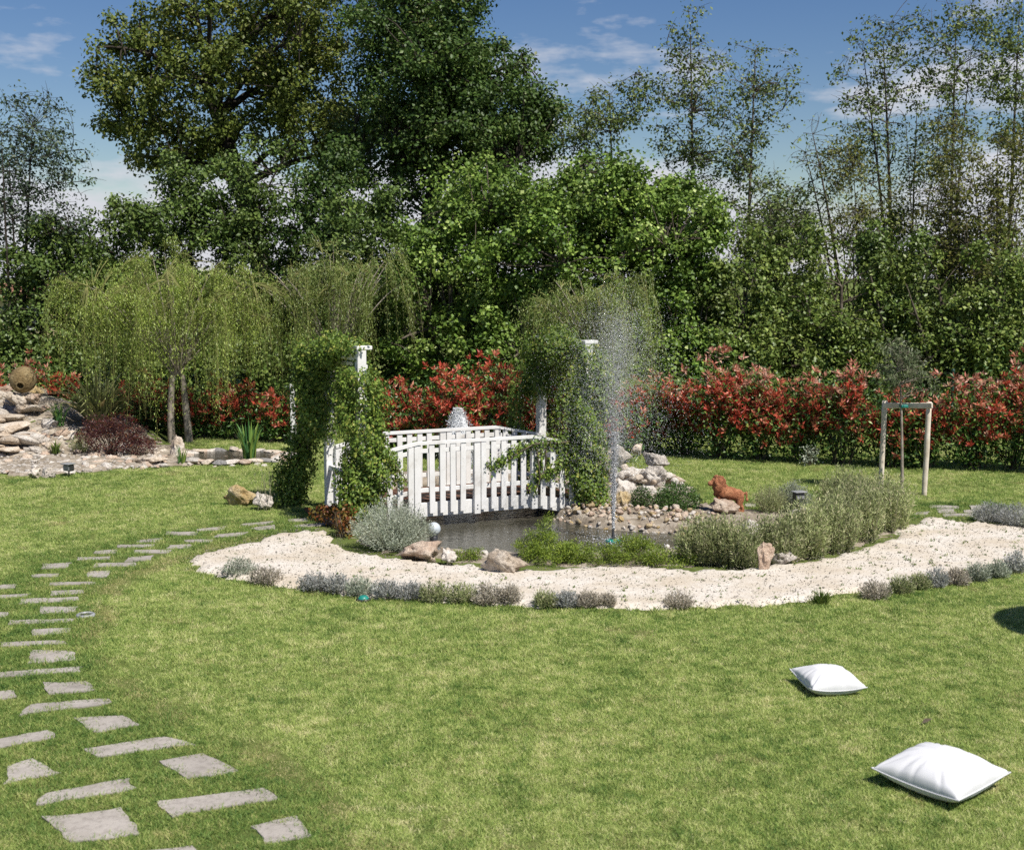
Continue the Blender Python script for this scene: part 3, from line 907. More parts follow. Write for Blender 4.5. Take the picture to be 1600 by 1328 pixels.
vine('dense green vine wrapped round the arch behind the round grey bush',
     [(to_w(-1.68, yN, .55), (.36, .3, .5), 2465), (np.array(at(452, 752, 18.3)[:]), (.28, .26, .38), 2400), (np.array(at(470, 700, 18.3)[:]), (.2, .22, .3), 1200), (to_w(-1.7, .35, AH - .05), (.3, .45, .24), 3190), (to_w(-1.7, yF, AH - .25), (.30, .3, .4), 2175)],
     [(col_path(-1.68, yN, .1, AH - .25), .30, 11020), (col_path(-1.84, yF + .06, 1.05, AH), .27, 7250), ([to_w(-1.7, y, AH + .02 - .1 * (y + .2) ** 2) for y in np.linspace(yN + .12, yF + .2, 7)], .22, 3770),
      ([np.array(at(x, y, 18.2)[:]) for x, y in ((492, 548), (482, 600), (476, 690), (462, 750), (452, 800))], .24, 4200),
      ([to_w(-1.62, yN + .2, 2.2), to_w(-1.5, yN + .22, 1.5), to_w(-1.4, yN + .2, 1.0)], .12, 1015),
      ([to_w(-1.45, yN + .05, 1.0), to_w(-1.25, yN + .08, .9), to_w(-1.12, yN + .04, .55)], .09, 609)])
vine('loose green vine on the arch beside the water jet, trailing along the railing',
     [(to_w(1.66, yN, .45), (.32, .28, .45), 2175), (to_w(1.7, yF, .4), (.3, .3, .4), 1305), (to_w(1.66, .2, AH - .05), (.3, .7, .26), 4640)],
     [(col_path(1.70, yN, .1, AH - .12), .28, 9425), (col_path(1.62, yF, 1.5, AH, -.06), .22, 3770), (col_path(1.85, yF - .1, .3, AH, .1), .14, 2175), (col_path(1.5, yF, .2, 1.7, -.2), .13, 2030), ([to_w(1.66, y, AH - .05) for y in np.linspace(yN, yF, 6)], .17, 2175),
      ([to_w(1.6, yN + .08, 1.0), to_w(1.2, yN + .06, .96), to_w(.85, yN + .07, .98), to_w(.5, yN + .06, .86), to_w(.32, yN + .06, .72), to_w(.16, yN + .06, .68)], .08, 1377),
      ([to_w(1.45, yN + .06, .85), to_w(1.2, yN + .05, .62), to_w(.95, yN + .05, .5)], .09, 725), ([to_w(.95, yN + .05, .9), to_w(.9, yN + .04, .5), to_w(.8, yN + .05, .3)], .07, 377)])
vine('low bush of red and orange leaves at the foot of the vine arch', [(np.array(G(540, 838)[:]) + [0, 0, .18], (.16, .14, .24), 500), (np.array(G(512, 826)[:]) + [0, .1, .2], (.28, .16, .12), 350)],
     [([np.array(G(540, 842)[:]), np.array(G(536, 842)[:]) + [0, 0, .35]], .1, 60)], 'red_leaved_bush', 'redvine', .05)

# ================================================================== trees
def env_px(cx, cy, rx, ry, Y, rdepth=None):
    c = at(cx, cy, Y)
    k = Y / FPX
    return (np.array(c[:]), np.array([rx * k, (rdepth if rdepth else min(rx, ry) * k * .9), ry * k]))
def sample_env(env, n, shell=.45):
    vol = np.array([e[1].prod() ** .8 for e in env]); vol /= vol.sum()
    w = rng.choice(len(env), n, p=vol)
    d = rdir(n)
    u = rng.random((n, 1)) ** shell
    C = np.array([env[i][0] for i in w]) + d * u * np.array([env[i][1] for i in w])
    return C, d
def tree(name, label, cat, base, env, mat, bark='bark', trunk_top=None, trunk_r=.2, limbs=8, clumps=200, per=120, cr=.5, leaf=.13, aspect=.62, shell=.45,
         group=None, stems=1, flat=.75, twig_r=.02, lean=(0, 0), up=.45, spikes=0, side=6, top_taper=.42):
    base = np.array(base, float)
    t = empty(name, base)
    C, Dd = sample_env(env, clumps, shell)
    C = C[C[:, 2] > base[2] + .25]
    allc = np.array([e[0] for e in env])
    ctr = allc.mean(0)
    top = np.array([ctr[0] + lean[0], ctr[1] + lean[1], trunk_top if trunk_top else ctr[2]])
    polys, nodes, nrad = [], [], []
    for s in range(stems):
        b = base + (np.array([rng.normal() * .12, rng.normal() * .12, -.05]) if s else np.array([0, 0, -.05]))
        tp = top + (np.array([rng.uniform(-.9, .9), rng.normal() * .4, -rng.uniform(0, .8)]) if s else 0)
        midp = b * .5 + tp * .5 + np.array([rng.normal() * .12, rng.normal() * .12, 0])
        midp[0] = b[0] * .75 + tp[0] * .25
        pl = bez(b, midp, tp, 10)
        r = trunk_r * np.linspace(1, top_taper, 10) * (1 if s == 0 else .75)
        r[0] *= 1.35
        polys.append((pl - base, r))
        nodes.append(pl[4:]); nrad.append(r[4:])
    # limbs: to well separated clump centres
    sel = [int(rng.integers(len(C)))]
    dist = np.linalg.norm(C - C[sel[0]], axis=1)
    while len(sel) < min(limbs, len(C)):
        k = int(dist.argmax()); sel.append(k)
        dist = np.minimum(dist, np.linalg.norm(C - C[k], axis=1))
    tn, tr_ = np.concatenate(nodes), np.concatenate(nrad)
    if top_taper < .3:                                  # leafy leader on slim trees
        ext = np.concatenate([n_[-3:] for n_ in nodes]); ext = np.concatenate([ext, ext]) + rng.normal(size=(len(ext) * 2, 3)) * .22
        C = np.concatenate([C, ext])
    ln, lr = [tn], [tr_]
    for k in sel:
        c = C[k]
        cost = np.linalg.norm(tn - c, axis=1) + 1.2 * np.clip(tn[:, 2] - c[2] + .3 * np.hypot(tn[:, 0] - c[0], tn[:, 1] - c[1]), 0, None)
        i = int(cost.argmin())
        a = tn[i]
        if np.linalg.norm(c - a) < .8: continue
        m = a * .45 + c * .55 + np.array([0, 0, .18 * np.linalg.norm(c - a)]) + rng.normal(size=3) * .05 * np.linalg.norm(c - a)
        pl = bez(a, m, c, 9)
        r = np.linspace(min(tr_[i] * .5, trunk_r * .36), twig_r * .7, 9)
        polys.append((pl - base, r))
        ln.append(pl[2:]); lr.append(r[2:])
    ln, lr = np.concatenate(ln), np.concatenate(lr)
    for c in C:
        cost = np.linalg.norm(ln - c, axis=1) + .8 * np.clip(ln[:, 2] - c[2], 0, None)
        i = int(cost.argmin())
        a = ln[i]
        L_ = np.linalg.norm(c - a)
        if L_ < .15: continue
        m = (a + c) / 2 + np.array([0, 0, .12 * L_]) + rng.normal(size=3) * .1 * L_
        polys.append((bez(a, m, c, 5) - base, np.linspace(min(lr[i] * .7, twig_r * 1.5), twig_r * .35, 5)))
        for q in range(spikes):
            e = c + rdir(1)[0] * cr * [1, 1, .8] * 1.1
            polys.append((bez(c, (c + e) / 2 + [0, 0, .05], e, 4) - base, np.linspace(twig_r * .4, twig_r * .18, 4)))
    trunk = tube_obj('trunk', polys, M[bark], t, side, .022)
    n = len(C) * per
    idx = np.repeat(np.arange(len(C)), per)
    sz = rng.uniform(.55, 1.35, len(C))[idx][:, None]
    d = rdir(n)
    P = C[idx] + d * cr * sz * (rng.random((n, 1)) ** .5) * np.array([1, 1, flat])
    P[:, 2] += -.12 * cr * np.hypot(d[:, 0], d[:, 1])
    P = P[P[:, 2] > base[2] + .05]; 
    d = d[:len(P)]
    NN = unit(d * .5 + [0, 0, up] + np.array([SUN.x, SUN.y, 0]) * .15 + .6 * rng.normal(size=(len(P), 3)))
    D = unit(np.cross(NN, rdir(len(P))) + [0, 0, -.12])
    L = leaf * rng.uniform(.6, 1.3, len(P))
    cl = rng.random(len(C))[idx][:len(P)]
    rn = np.clip(.65 * rng.random(len(P)) + .35 * cl, 0, 1)
    f = link('crown', leaf_mesh('crown', P - base, D, NN, L, aspect, rn), M[mat], t)
    tag(f, kind='stuff')
    tag(t, label, cat, group)
    return t
def gnd(px, Y):
    return (at(px, 600, Y).x, Y, 0.0)

E = env_px
tree('oak_tree', 'broad olive green oak with gnarled limbs towering over the thicket', 'tree', gnd(445, 37),
     [E(330, 100, 170, 100, 37, 3.0), E(440, -10, 190, 90, 37, 3.2), E(235, 170, 80, 80, 37, 1.8), E(480, 140, 90, 120, 37, 2.4), E(250, 40, 80, 50, 37, 1.6), E(330, 215, 130, 40, 37, 2.0), E(190, 210, 50, 45, 37, 1.2), E(280, 255, 110, 25, 37, 1.6), E(520, 220, 70, 50, 37, 1.8), E(175, 110, 40, 50, 37, 1.0)],
     'oak', 'barkdark', trunk_top=at(430, 130, 37).z, trunk_r=.42, limbs=16, clumps=430, per=140, cr=.52, leaf=.125, shell=.42, twig_r=.035)
tree('dark_green_tree', 'tall dense dark green tree between the oak and the big maple', 'tree', gnd(640, 34),
     [E(700, 140, 140, 130, 34, 2.8), E(655, 20, 110, 90, 34, 2.3), E(770, 210, 110, 90, 34, 2.4), E(620, 230, 90, 90, 34, 2.2), E(840, 190, 50, 60, 34, 1.4)],
     'dark', 'barkdark', trunk_top=at(680, 100, 34).z, trunk_r=.38, limbs=14, clumps=520, per=150, cr=.5, leaf=.11, shell=.45, twig_r=.03)
tree('maple_tree', 'huge round bright green maple with leaves down to the red hedge', 'tree', gnd(860, 27.5),
     [E(870, 390, 230, 130, 27.5, 2.4), E(770, 325, 110, 80, 27.5, 1.6), E(950, 320, 115, 80, 27.5, 1.6), E(690, 440, 100, 120, 27.5, 1.8), E(1040, 420, 95, 140, 27.5, 1.8), E(1085, 520, 70, 80, 27.5, 1.4), E(1065, 345, 70, 75, 27.5, 1.5),
      E(690, 535, 90, 60, 26.6, 1.2), E(780, 540, 90, 55, 26.3, 1.0), E(860, 500, 150, 80, 26.6, 1.3), E(1000, 530, 90, 60, 26.4, 1.0), E(1100, 560, 60, 50, 26.4, .9)],
     'maple', 'bark', trunk_top=at(870, 380, 27.5).z, trunk_r=.28, limbs=18, clumps=920, per=140, cr=.38, leaf=.086, aspect=.85, shell=.35, twig_r=.022, up=.6)

# thickets behind the hedge
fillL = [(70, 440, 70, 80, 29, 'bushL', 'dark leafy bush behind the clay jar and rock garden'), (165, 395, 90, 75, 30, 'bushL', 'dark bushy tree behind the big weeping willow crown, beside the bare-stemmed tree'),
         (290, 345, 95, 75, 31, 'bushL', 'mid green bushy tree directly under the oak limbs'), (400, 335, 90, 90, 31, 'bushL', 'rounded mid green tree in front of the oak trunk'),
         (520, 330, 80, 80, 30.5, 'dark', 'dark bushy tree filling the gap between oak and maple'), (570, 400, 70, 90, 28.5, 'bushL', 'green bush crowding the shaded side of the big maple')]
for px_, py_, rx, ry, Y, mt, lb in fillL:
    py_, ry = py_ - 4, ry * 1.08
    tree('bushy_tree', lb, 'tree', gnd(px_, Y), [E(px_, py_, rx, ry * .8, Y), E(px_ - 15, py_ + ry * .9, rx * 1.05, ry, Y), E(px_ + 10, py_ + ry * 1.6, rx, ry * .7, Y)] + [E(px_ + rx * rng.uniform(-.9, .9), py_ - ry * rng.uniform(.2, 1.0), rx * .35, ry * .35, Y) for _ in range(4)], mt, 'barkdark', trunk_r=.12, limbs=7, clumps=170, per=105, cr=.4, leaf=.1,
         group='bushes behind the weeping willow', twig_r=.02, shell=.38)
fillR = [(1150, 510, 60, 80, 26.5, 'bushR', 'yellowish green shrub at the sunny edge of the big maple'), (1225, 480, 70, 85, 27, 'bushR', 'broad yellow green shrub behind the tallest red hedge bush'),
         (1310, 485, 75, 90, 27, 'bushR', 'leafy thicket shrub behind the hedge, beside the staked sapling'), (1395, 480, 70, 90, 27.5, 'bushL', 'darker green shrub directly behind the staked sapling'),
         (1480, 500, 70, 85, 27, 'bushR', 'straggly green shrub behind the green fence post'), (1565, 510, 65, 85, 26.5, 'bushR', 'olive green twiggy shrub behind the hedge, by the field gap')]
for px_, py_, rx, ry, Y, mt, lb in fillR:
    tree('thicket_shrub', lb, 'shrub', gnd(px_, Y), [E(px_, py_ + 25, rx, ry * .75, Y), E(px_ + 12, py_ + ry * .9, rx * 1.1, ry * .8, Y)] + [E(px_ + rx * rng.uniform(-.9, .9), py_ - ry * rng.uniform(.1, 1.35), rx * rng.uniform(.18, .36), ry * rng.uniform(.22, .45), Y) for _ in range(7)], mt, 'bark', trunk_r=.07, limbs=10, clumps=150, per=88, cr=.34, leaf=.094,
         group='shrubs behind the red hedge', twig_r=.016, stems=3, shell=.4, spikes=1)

for px_, py_, lb in ((1195, 455, 'bushy green shrub closing the gap between maple and thicket'), (1285, 460, 'tall loose shrub at the back of the thicket under the bare leaning tree'), (1375, 450, 'tall loose shrub at the back of the thicket behind the sapling'),
                     (1460, 455, 'tall loose shrub screening the field behind the green fence post'), (1540, 445, 'tall loose shrub screening the field edge'), (1610, 440, 'tall loose shrub at the field end of the thicket')):
    tree('thicket_shrub', lb, 'shrub', gnd(px_, 29.5), [E(px_, py_, 50, 60, 29.5, .8), E(px_ + 10, py_ + 70, 58, 70, 29.5, .8)] + [E(px_ + rng.uniform(-45, 45), py_ - rng.uniform(20, 95), 18, 30, 29.5, .4) for _ in range(4)], 'bushR', 'bark', trunk_r=.05, limbs=9, clumps=100, per=80, cr=.36, leaf=.09,
         group='tall shrubs screening the field', twig_r=.014, stems=3, shell=.5, spikes=1)
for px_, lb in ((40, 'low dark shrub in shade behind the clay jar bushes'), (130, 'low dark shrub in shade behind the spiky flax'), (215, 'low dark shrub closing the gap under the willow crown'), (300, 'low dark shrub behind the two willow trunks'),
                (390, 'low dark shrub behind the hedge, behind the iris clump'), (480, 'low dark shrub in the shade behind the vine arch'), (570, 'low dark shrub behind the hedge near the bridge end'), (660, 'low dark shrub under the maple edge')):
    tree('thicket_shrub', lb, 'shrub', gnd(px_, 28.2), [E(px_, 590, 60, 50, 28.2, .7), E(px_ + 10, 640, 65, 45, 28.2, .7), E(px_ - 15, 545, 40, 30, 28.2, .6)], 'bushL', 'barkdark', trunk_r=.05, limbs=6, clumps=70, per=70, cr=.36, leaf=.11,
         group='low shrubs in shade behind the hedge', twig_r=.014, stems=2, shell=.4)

# slim light trees on the right, and one on the left
def slim(px_, Y, env, label, mat='locust', clumps=150, per=25, leaf=.09, tr=.085, top=None, stems=1, cr=.34, bark='bark', limbs=14, base_px=None, group='slim trees behind the thicket', spikes=2, shell=.55):
    return tree('slim_tree', label, 'tree', gnd(base_px or px_, Y), env, mat, bark, trunk_top=at(px_, top, Y).z if top is not None else None, trunk_r=tr, limbs=limbs, clumps=clumps, per=per, cr=cr, leaf=leaf, group=group, twig_r=.014,
                stems=stems, spikes=spikes, side=5, shell=shell, top_taper=.12)
slim(1085, 33, [E(1080, 150, 62, 110, 33), E(1060, 60, 35, 50, 33), E(1090, 240, 75, 50, 33)], 'slim straight tree with airy crown rising over the maple shoulder', top=40)
slim(1158, 32, [E(1175, 150, 70, 90, 32), E(1150, 260, 70, 70, 32), E(1210, 140, 30, 40, 32)], 'slim tree with pale trunk and spreading twigs next to the maple', top=80)
slim(965, 33, [E(950, 190, 65, 70, 33), E(905, 200, 40, 70, 33), E(1000, 150, 40, 50, 33)], 'airy small tree filling between dark tree and first slim trunk', top=150, clumps=110, per=34)
slim(1300, 31, [E(1285, 270, 60, 90, 31), E(1250, 330, 40, 60, 31)], 'nearly bare leaning tree with thin twigs against the sky', per=6, clumps=80, top=210, tr=.085, base_px=1330, stems=2)
slim(1395, 31.5, [E(1370, 150, 75, 130, 31.5), E(1420, 60, 60, 80, 31.5), E(1340, 240, 60, 60, 31.5)], 'tall forked tree with fine leaves, tallest before the cloud bank', top=60, stems=2, clumps=150, per=22, tr=.09)
slim(1480, 31, [E(1490, 120, 70, 130, 31), E(1460, 250, 60, 70, 31), E(1520, 40, 50, 60, 31)], 'tall twiggy tree leaning toward the open field', top=40, clumps=140, per=24, stems=2, tr=.08)
slim(1570, 32, [E(1575, 80, 55, 110, 32), E(1600, 200, 50, 80, 32)], 'tall leafy tree rising above the olive yellow sapling thicket', top=20, clumps=120, per=34)
slim(1560, 28, [E(1555, 330, 75, 120, 28), E(1510, 400, 60, 70, 28), E(1600, 230, 40, 80, 28)], 'yellow green young tree with many upright stems', 'yellowgreen', clumps=150, per=26, stems=5, top=230, tr=.06, leaf=.085)
slim(1440, 29.5, [E(1440, 380, 70, 70, 29.5), E(1400, 330, 50, 70, 29.5)], 'multi-stemmed young tree with thin yellowish leaves above the shrubs', 'yellowgreen', clumps=90, per=16, stems=4, top=330, tr=.05, leaf=.085)
slim(1230, 31, [E(1215, 330, 60, 60, 31), E(1180, 350, 40, 50, 31)], 'low airy tree of fine dark twigs below the cloud bank', clumps=80, per=22, stems=3, top=320, tr=.06)
slim(1285, 36, [E(1300, 350, 80, 50, 36), E(1400, 360, 60, 50, 36)], 'distant twiggy tree half lost behind the thicket', clumps=80, per=10, stems=4, top=330, tr=.06)
slim(1345, 30, [E(1345, 330, 55, 90, 30), E(1320, 250, 40, 60, 30)], 'thin yellow green tree between the leaning bare tree and the forked tree', 'yellowgreen', clumps=110, per=20, stems=3, top=260, tr=.05, leaf=.08)
slim(1505, 29, [E(1500, 320, 60, 100, 29), E(1480, 220, 40, 70, 29)], 'fine twigged yellow green tree in front of the twiggy field tree', 'yellowgreen', clumps=120, per=22, stems=4, top=240, tr=.05, leaf=.08)
slim(1200, 30, [E(1190, 380, 60, 60, 30), E(1240, 350, 50, 70, 30)], 'small green tree beside the maple, under the pale trunk tree', 'locust', clumps=110, per=36, stems=3, top=330, tr=.05, leaf=.085)
slim(1420, 33, [E(1430, 250, 70, 120, 33)], 'thin bare branched tree behind the forked tree', 'locust', clumps=100, per=10, stems=3, top=160, tr=.06, leaf=.085)
slim(28, 29, [E(45, 215, 75, 95, 29), E(10, 270, 50, 90, 29), E(100, 260, 45, 60, 29), E(60, 340, 70, 60, 29)], 'slender blue green tree with bare lower stems beside the clay jar', 'bluegreen', clumps=220, per=20, leaf=.085, stems=3, top=200, tr=.08, bark='barkdark', group='slim trees behind the thicket')
slim(-40, 30, [E(-40, 330, 60, 120, 30)], 'shaded slim tree at the end of the garden past the clay jar', 'bluegreen', clumps=80, per=40, top=300)

# ------------------------------------------------------------------ weeping willows
def willow(label, base, dome, top_z, tr, n_str, hang, mat='willow', leaf=.052, stems=1, group='weeping willows', bark='barkpale', per=70, low=.35):
    """dome: (centre, radii); strands start on its upper shell and hang"""
    base = np.array(base, float)
    t = empty('weeping_willow', base)
    c, r = dome
    polys, tips = [], []
    fork = base + np.array([.05, 0, (top_z - base[2])])
    for s in range(stems):
        b = base + np.array([s * .32, s * .1, -.05])
        pl = bez(b, (b + fork) / 2 + [(.10 if s else -.06), 0, 0], fork + [s * .2, 0, 0], 9)
        polys.append((pl - base, tr * np.linspace(1.1, .75, 9)))
    lobes = []
    for k in range(9):
        a_ = k / 9 * 6.283 + rng.normal() * .3
        sc = rng.uniform(.32, .52)
        lobes.append((c + r * np.array([math.cos(a_), math.sin(a_), rng.uniform(-.35, .45)]) * rng.uniform(.4, .9), r * sc))
    lobes += [(c + r * [rng.normal() * .12, 0, .5], r * [.5, .5, .55]), (c + r * [-.35, 0, .3], r * .5), (c + r * [.4, 0, .2], r * .45)]
    nb = 30
    for k in range(nb):
        d = rdir(1)[0]; d[2] = abs(d[2]) * .9 + .15
        lb_ = lobes[k % len(lobes)]
        e = lb_[0] + unit(d) * lb_[1] * rng.uniform(.5, .95)
        m = fork * .35 + e * .65 + np.array([0, 0, .35])
        pl = bez(fork + [rng.uniform(0, .2) * (stems - 1), 0, 0], m, e, 8)
        polys.append((pl - base, np.linspace(tr * .32, .006, 8)))
        tips.append(pl[3:])
    tips = np.concatenate(tips)
    PP, DD, NN = [], [], []
    strands = []
    for k in range(n_str):
        if k % 7 == 0:
            lb_ = lobes[int(rng.integers(len(lobes)))]
            d0 = rdir(1)[0]; d0[2] = abs(d0[2]) * 1.1 - .35
            bst = lb_[0] + unit(d0) * lb_[1] * rng.uniform(.6, 1.12)
            bh = rng.uniform(.4, 1.05)
        d = unit(d0 + rng.normal(size=3) * .25)
        st = bst + rng.normal(size=3) * [.10, .10, .07]
        out = np.array([d[0], d[1], 0]); out /= np.linalg.norm(out) + 1e-6
        ln_ = hang * bh * rng.uniform(.6, 1.05)
        zmin = base[2] + low + rng.random() * .5
        ln_ = max(.3, min(ln_, st[2] - zmin))
        p1 = st + out * rng.uniform(.05, .32) + [0, 0, rng.uniform(.0, .5) ** 1.5]
        p2 = st + out * rng.uniform(.12, .38) + rng.normal(size=3) * .05 + [0, 0, -ln_]
        pl = bez(st, p1, p2, 10)
        pl[:, :2] += np.cumsum(rng.normal(size=(10, 2)) * .012, 0)
        if k % 2 == 0: strands.append((pl[::3] - base, np.linspace(.004, .002, 4)))
        near_ = tips[np.linalg.norm(tips - st, axis=1).argmin()]
        strands.append((bez(near_, (near_ + st) / 2 + [0, 0, .1], st, 4) - base, np.linspace(.007, .004, 4)))
        n = int(per * ln_ / hang) + 12
        u = rng.random(n) * 9
        q = np.stack([np.interp(u, np.arange(10), pl[:, m]) for m in range(3)], 1) + rng.normal(size=(n, 3)) * .03
        PP.append(q)
        a = rng.random(n) * 6.283
        DD.append(np.stack([np.cos(a) * .55, np.sin(a) * .55, -np.ones(n) * rng.uniform(.3, 1.1, n)], 1))
        NN.append(unit(np.stack([np.cos(a), np.sin(a), np.ones(n) * .7], 1) + .4 * rng.normal(size=(n, 3))))
    P, D, Nn = (np.concatenate(q) for q in (PP, DD, NN))
    tube_obj('trunk', polys, M[bark], t, 7)
    s_ = tube_obj('strands', strands, M['strand'], t, 3); tag(s_, kind='stuff')
    f = link('crown', leaf_mesh('crown', P - base, D, Nn, leaf * rng.uniform(.6, 1.3, len(P)), .24), M[mat], t)
    tag(f, kind='stuff')
    tag(t, label, 'tree', group)
def D_(cx, cy, rx, ry, Y, rd): return (np.array(at(cx, cy, Y)[:]), np.array([rx * Y / FPX, rd, ry * Y / FPX]))
willow('weeping willow with two pale trunks and a wide trailing yellow green crown', G(269, 692), D_(268, 478, 146, 112, 24.9, 1.7), 1.35, .075, 1000, 2.3, stems=2, per=92)
willow('smaller weeping willow rising just behind the vine covered arch', gnd(520, 25.5), D_(515, 445, 92, 75, 25.5, 1.1), 1.5, .07, 430, 2.1, 'willow2', per=95)
willow('grey green weeping willow standing behind the fountain spray', gnd(935, 22.3), D_(925, 485, 85, 72, 22.3, .95), 1.4, .05, 420, 2.0, 'willow2', leaf=.055, per=85)

# ------------------------------------------------------------------ photinia hedge: green bushes with red new growth
def photinia(x, y, h, w, red, label, group, dens=1.0, redmat='photred'):
    base = np.array([x, y, 0.0])
    t = empty('photinia_bush', base)
    nb = int(15 * dens)
    polys, tipz = [], []
    lobes = []
    for k in range(nb):
        a = rng.random() * 6.283
        rr = w * rng.random() ** .6
        tz = h * rng.uniform(.45, 1.0) * (1 - .25 * (rr / w) ** 2)
        e = np.array([math.cos(a) * rr, math.sin(a) * rr * .75, tz])
        b = np.array([rng.normal() * .08, rng.normal() * .08, -.03])
        polys.append((bez(b, (b + e) / 2 + [e[0] * .2, e[1] * .2, .1], e, 7), np.linspace(.016, .005, 7)))
        lobes.append(e)
    lobes = np.array(lobes)
    n = int(2600 * dens)
    i = rng.integers(nb, size=n)
    u = rng.random(n) ** .6
    P = lobes[i] * np.stack([u ** .7, u ** .7, u], 1) + rng.normal(size=(n, 3)) * np.array([.20, .17, .16])
    P[:, 2] = np.clip(P[:, 2], .08 + .12 * rng.random(n), h * 1.02)
    NN = unit(rng.normal(size=(n, 3)) * .7 + [0, -.15, .6])
    D = unit(np.cross(NN, rdir(n)) + [0, 0, .15])
    g = link('foliage', leaf_mesh('foliage', P, D, NN, .085 * rng.uniform(.6, 1.25, n), .42), M['photinia'], t)
    tag(g, kind='stuff')
    # tufts of red new leaves at the shoot tips
    nt_ = int(red * dens)
    i = rng.integers(nb, size=nt_)
    u = .45 + .6 * rng.random(nt_) ** .7
    off = rdir(nt_); off[:, 1] -= .35; off = unit(off)
    T = lobes[i] * np.stack([u ** .6, u ** .6, u], 1) + off * np.array([.26, .26, .22]) * (.5 + .6 * rng.random((nt_, 1)))
    T[:, 2] = np.clip(T[:, 2], .15, h * 1.08)
    m = 13
    k = np.repeat(np.arange(nt_), m)
    ax = unit(off * .5 + [0, -.1, .8])[k]
    sp = rdir(nt_ * m)
    D = unit(ax * .75 + sp * .85)
    P = T[k] + ax * rng.random((nt_ * m, 1)) * .06 + sp * .012
    NN = unit(ax + .5 * rng.normal(size=P.shape))
    tone = rng.random(nt_)[k] * .6 + .4 * rng.random(nt_ * m)
    # upright young shoots are paler and bronze, the lower ones deep red
    hi = T[:, 2] > h * (.62 + .2 * rng.random(nt_))
    for nm, mt, sel in (('new_growth', 'photred', ~hi[k]), ('shoot_tips', redmat, hi[k])):
        if sel.any():
            o = link(nm, leaf_mesh(nm, P[sel], D[sel], NN[sel], 0.098 * rng.uniform(.6, 1.25, sel.sum()), .32, tone[sel]), M[mt], t)
            tag(o, kind='stuff')
    tube_obj('stems', polys, M['stem'], t, 5)
    tag(t, label, 'hedge bush', group)
GR = 'red tipped hedge bushes'
for px_, py_, top, wpx, red, lb in [
        (1010, 712, 588, 46, 150, 'red and bronze hedge bush veiled by the fountain mist'), (1075, 716, 572, 62, 210, 'red hedge bush behind the pale rock mound'), (1130, 722, 553, 66, 240, 'tallest red hedge bush with pale bronze upright tips'),
        (1195, 724, 562, 50, 200, 'red hedge bush with a pointed shoot, next to the tallest bush'), (1262, 728, 596, 50, 170, 'lower red hedge bush with white weeds at its foot'),
        (1325, 732, 572, 58, 180, 'red hedge bush just behind the staked sapling frame'), (1395, 735, 600, 50, 130, 'yellowish red hedge bush seen between the two stakes'), (1455, 737, 610, 46, 110, 'thin yellow green hedge bush by the green fence post'),
        (1535, 740, 585, 60, 190, 'red hedge bush past the green fence post'), (1600, 742, 555, 62, 200, 'tall red hedge bush at the open field end of the hedge'), (1680, 748, 570, 60, 150, 'red bush ending the hedge row')]:
    p = G(px_, py_)
    photinia(p.x, p.y + .45, at(px_, top - 10, p.y + .45).z, wpx * p.y / FPX, red, lb, GR, 1.1, 'photpink')
for px_, Y, top, wpx, red, lb in [
        (620, 23.3, 572, 46, 130, 'sparse red hedge bush seen next to the vine arch over the railing'), (695, 23.0, 565, 52, 230, 'deep red hedge bush behind the bubbling foam jet'), (765, 22.8, 552, 55, 250, 'brightest crimson hedge bush above the middle of the bridge'),
        (825, 22.8, 580, 40, 150, 'dark red hedge bush beside the white arch post'), (890, 22.6, 600, 44, 120, 'red hedge bush half hidden behind the vine on the second arch'), (955, 22.4, 605, 40, 90, 'red hedge bush behind the grey green willow')]:
    photinia(at(px_, 600, Y).x, Y, at(px_, top, Y).z, wpx * Y / FPX, red, lb, GR, 1.1, 'photred')
for px_, Y, top, wpx, red, lb in [
        (10, 26.8, 568, 40, 110, 'bronze red bush behind the clay jar'), (75, 26.8, 552, 44, 140, 'bronze red bush between the clay jar and the spiky flax'), (235, 26.2, 590, 55, 120, 'shaded red hedge bush behind the spiky flax'), (310, 26.0, 590, 50, 150, 'red hedge bush behind the willow trunks'),
        (370, 25.8, 590, 50, 160, 'red hedge bush behind the clump of tall iris'), (435, 25.4, 600, 46, 110, 'shaded red hedge bush behind the lone white post')]:
    photinia(at(px_, 600, Y).x, Y, at(px_, top, Y).z, wpx * Y / FPX, red, lb, GR, 1.05, 'photpink' if px_ < 100 else 'photred')

# ================================================================== rocks
def rock_me(name, sub=3, cuts=9, rough=.07, seed=0, holes=0):
    r_ = np.random.default_rng(seed)
    V, F = ico_np(sub)
    for k in range(cuts):
        d = unit(r_.normal(size=(1, 3)))[0]
        h = r_.uniform(.42, .8)
        over = V @ d - h
        V = V - np.clip(over, 0, None)[:, None] * d * .93
    off = r_.random(3) * 50
    nn = np.array([mnoise.fractal(Vector(v * 1.9 + off), .75, 2.2, 6) for v in V])
    V = V * (1 + rough * 1.6 * nn)[:, None]
    for k in range(holes):
        d = unit(np.array([[r_.normal() * .6, -1, r_.normal() * .5 + .2]]))[0]
        dist = np.linalg.norm(unit(V) - d, axis=1)
        V = V - (np.exp(-(dist / r_.uniform(.12, .2)) ** 2) * .35)[:, None] * unit(V)
    return mesh_np(name, V, F)
BOULD = [rock_me('boulder', 4, 13, .2, 10 + i, holes=1 + (i % 3)) for i in range(6)]
STONE = [rock_me('stone', 2, 14, .09, 40 + i) for i in range(8)]
PEB = [rock_me('stone', 1, 6, .05, 70 + i) for i in range(6)]
FLATS = [rock_me('stone', 3, 9, .05, 90 + i) for i in range(4)]
_mv = {}
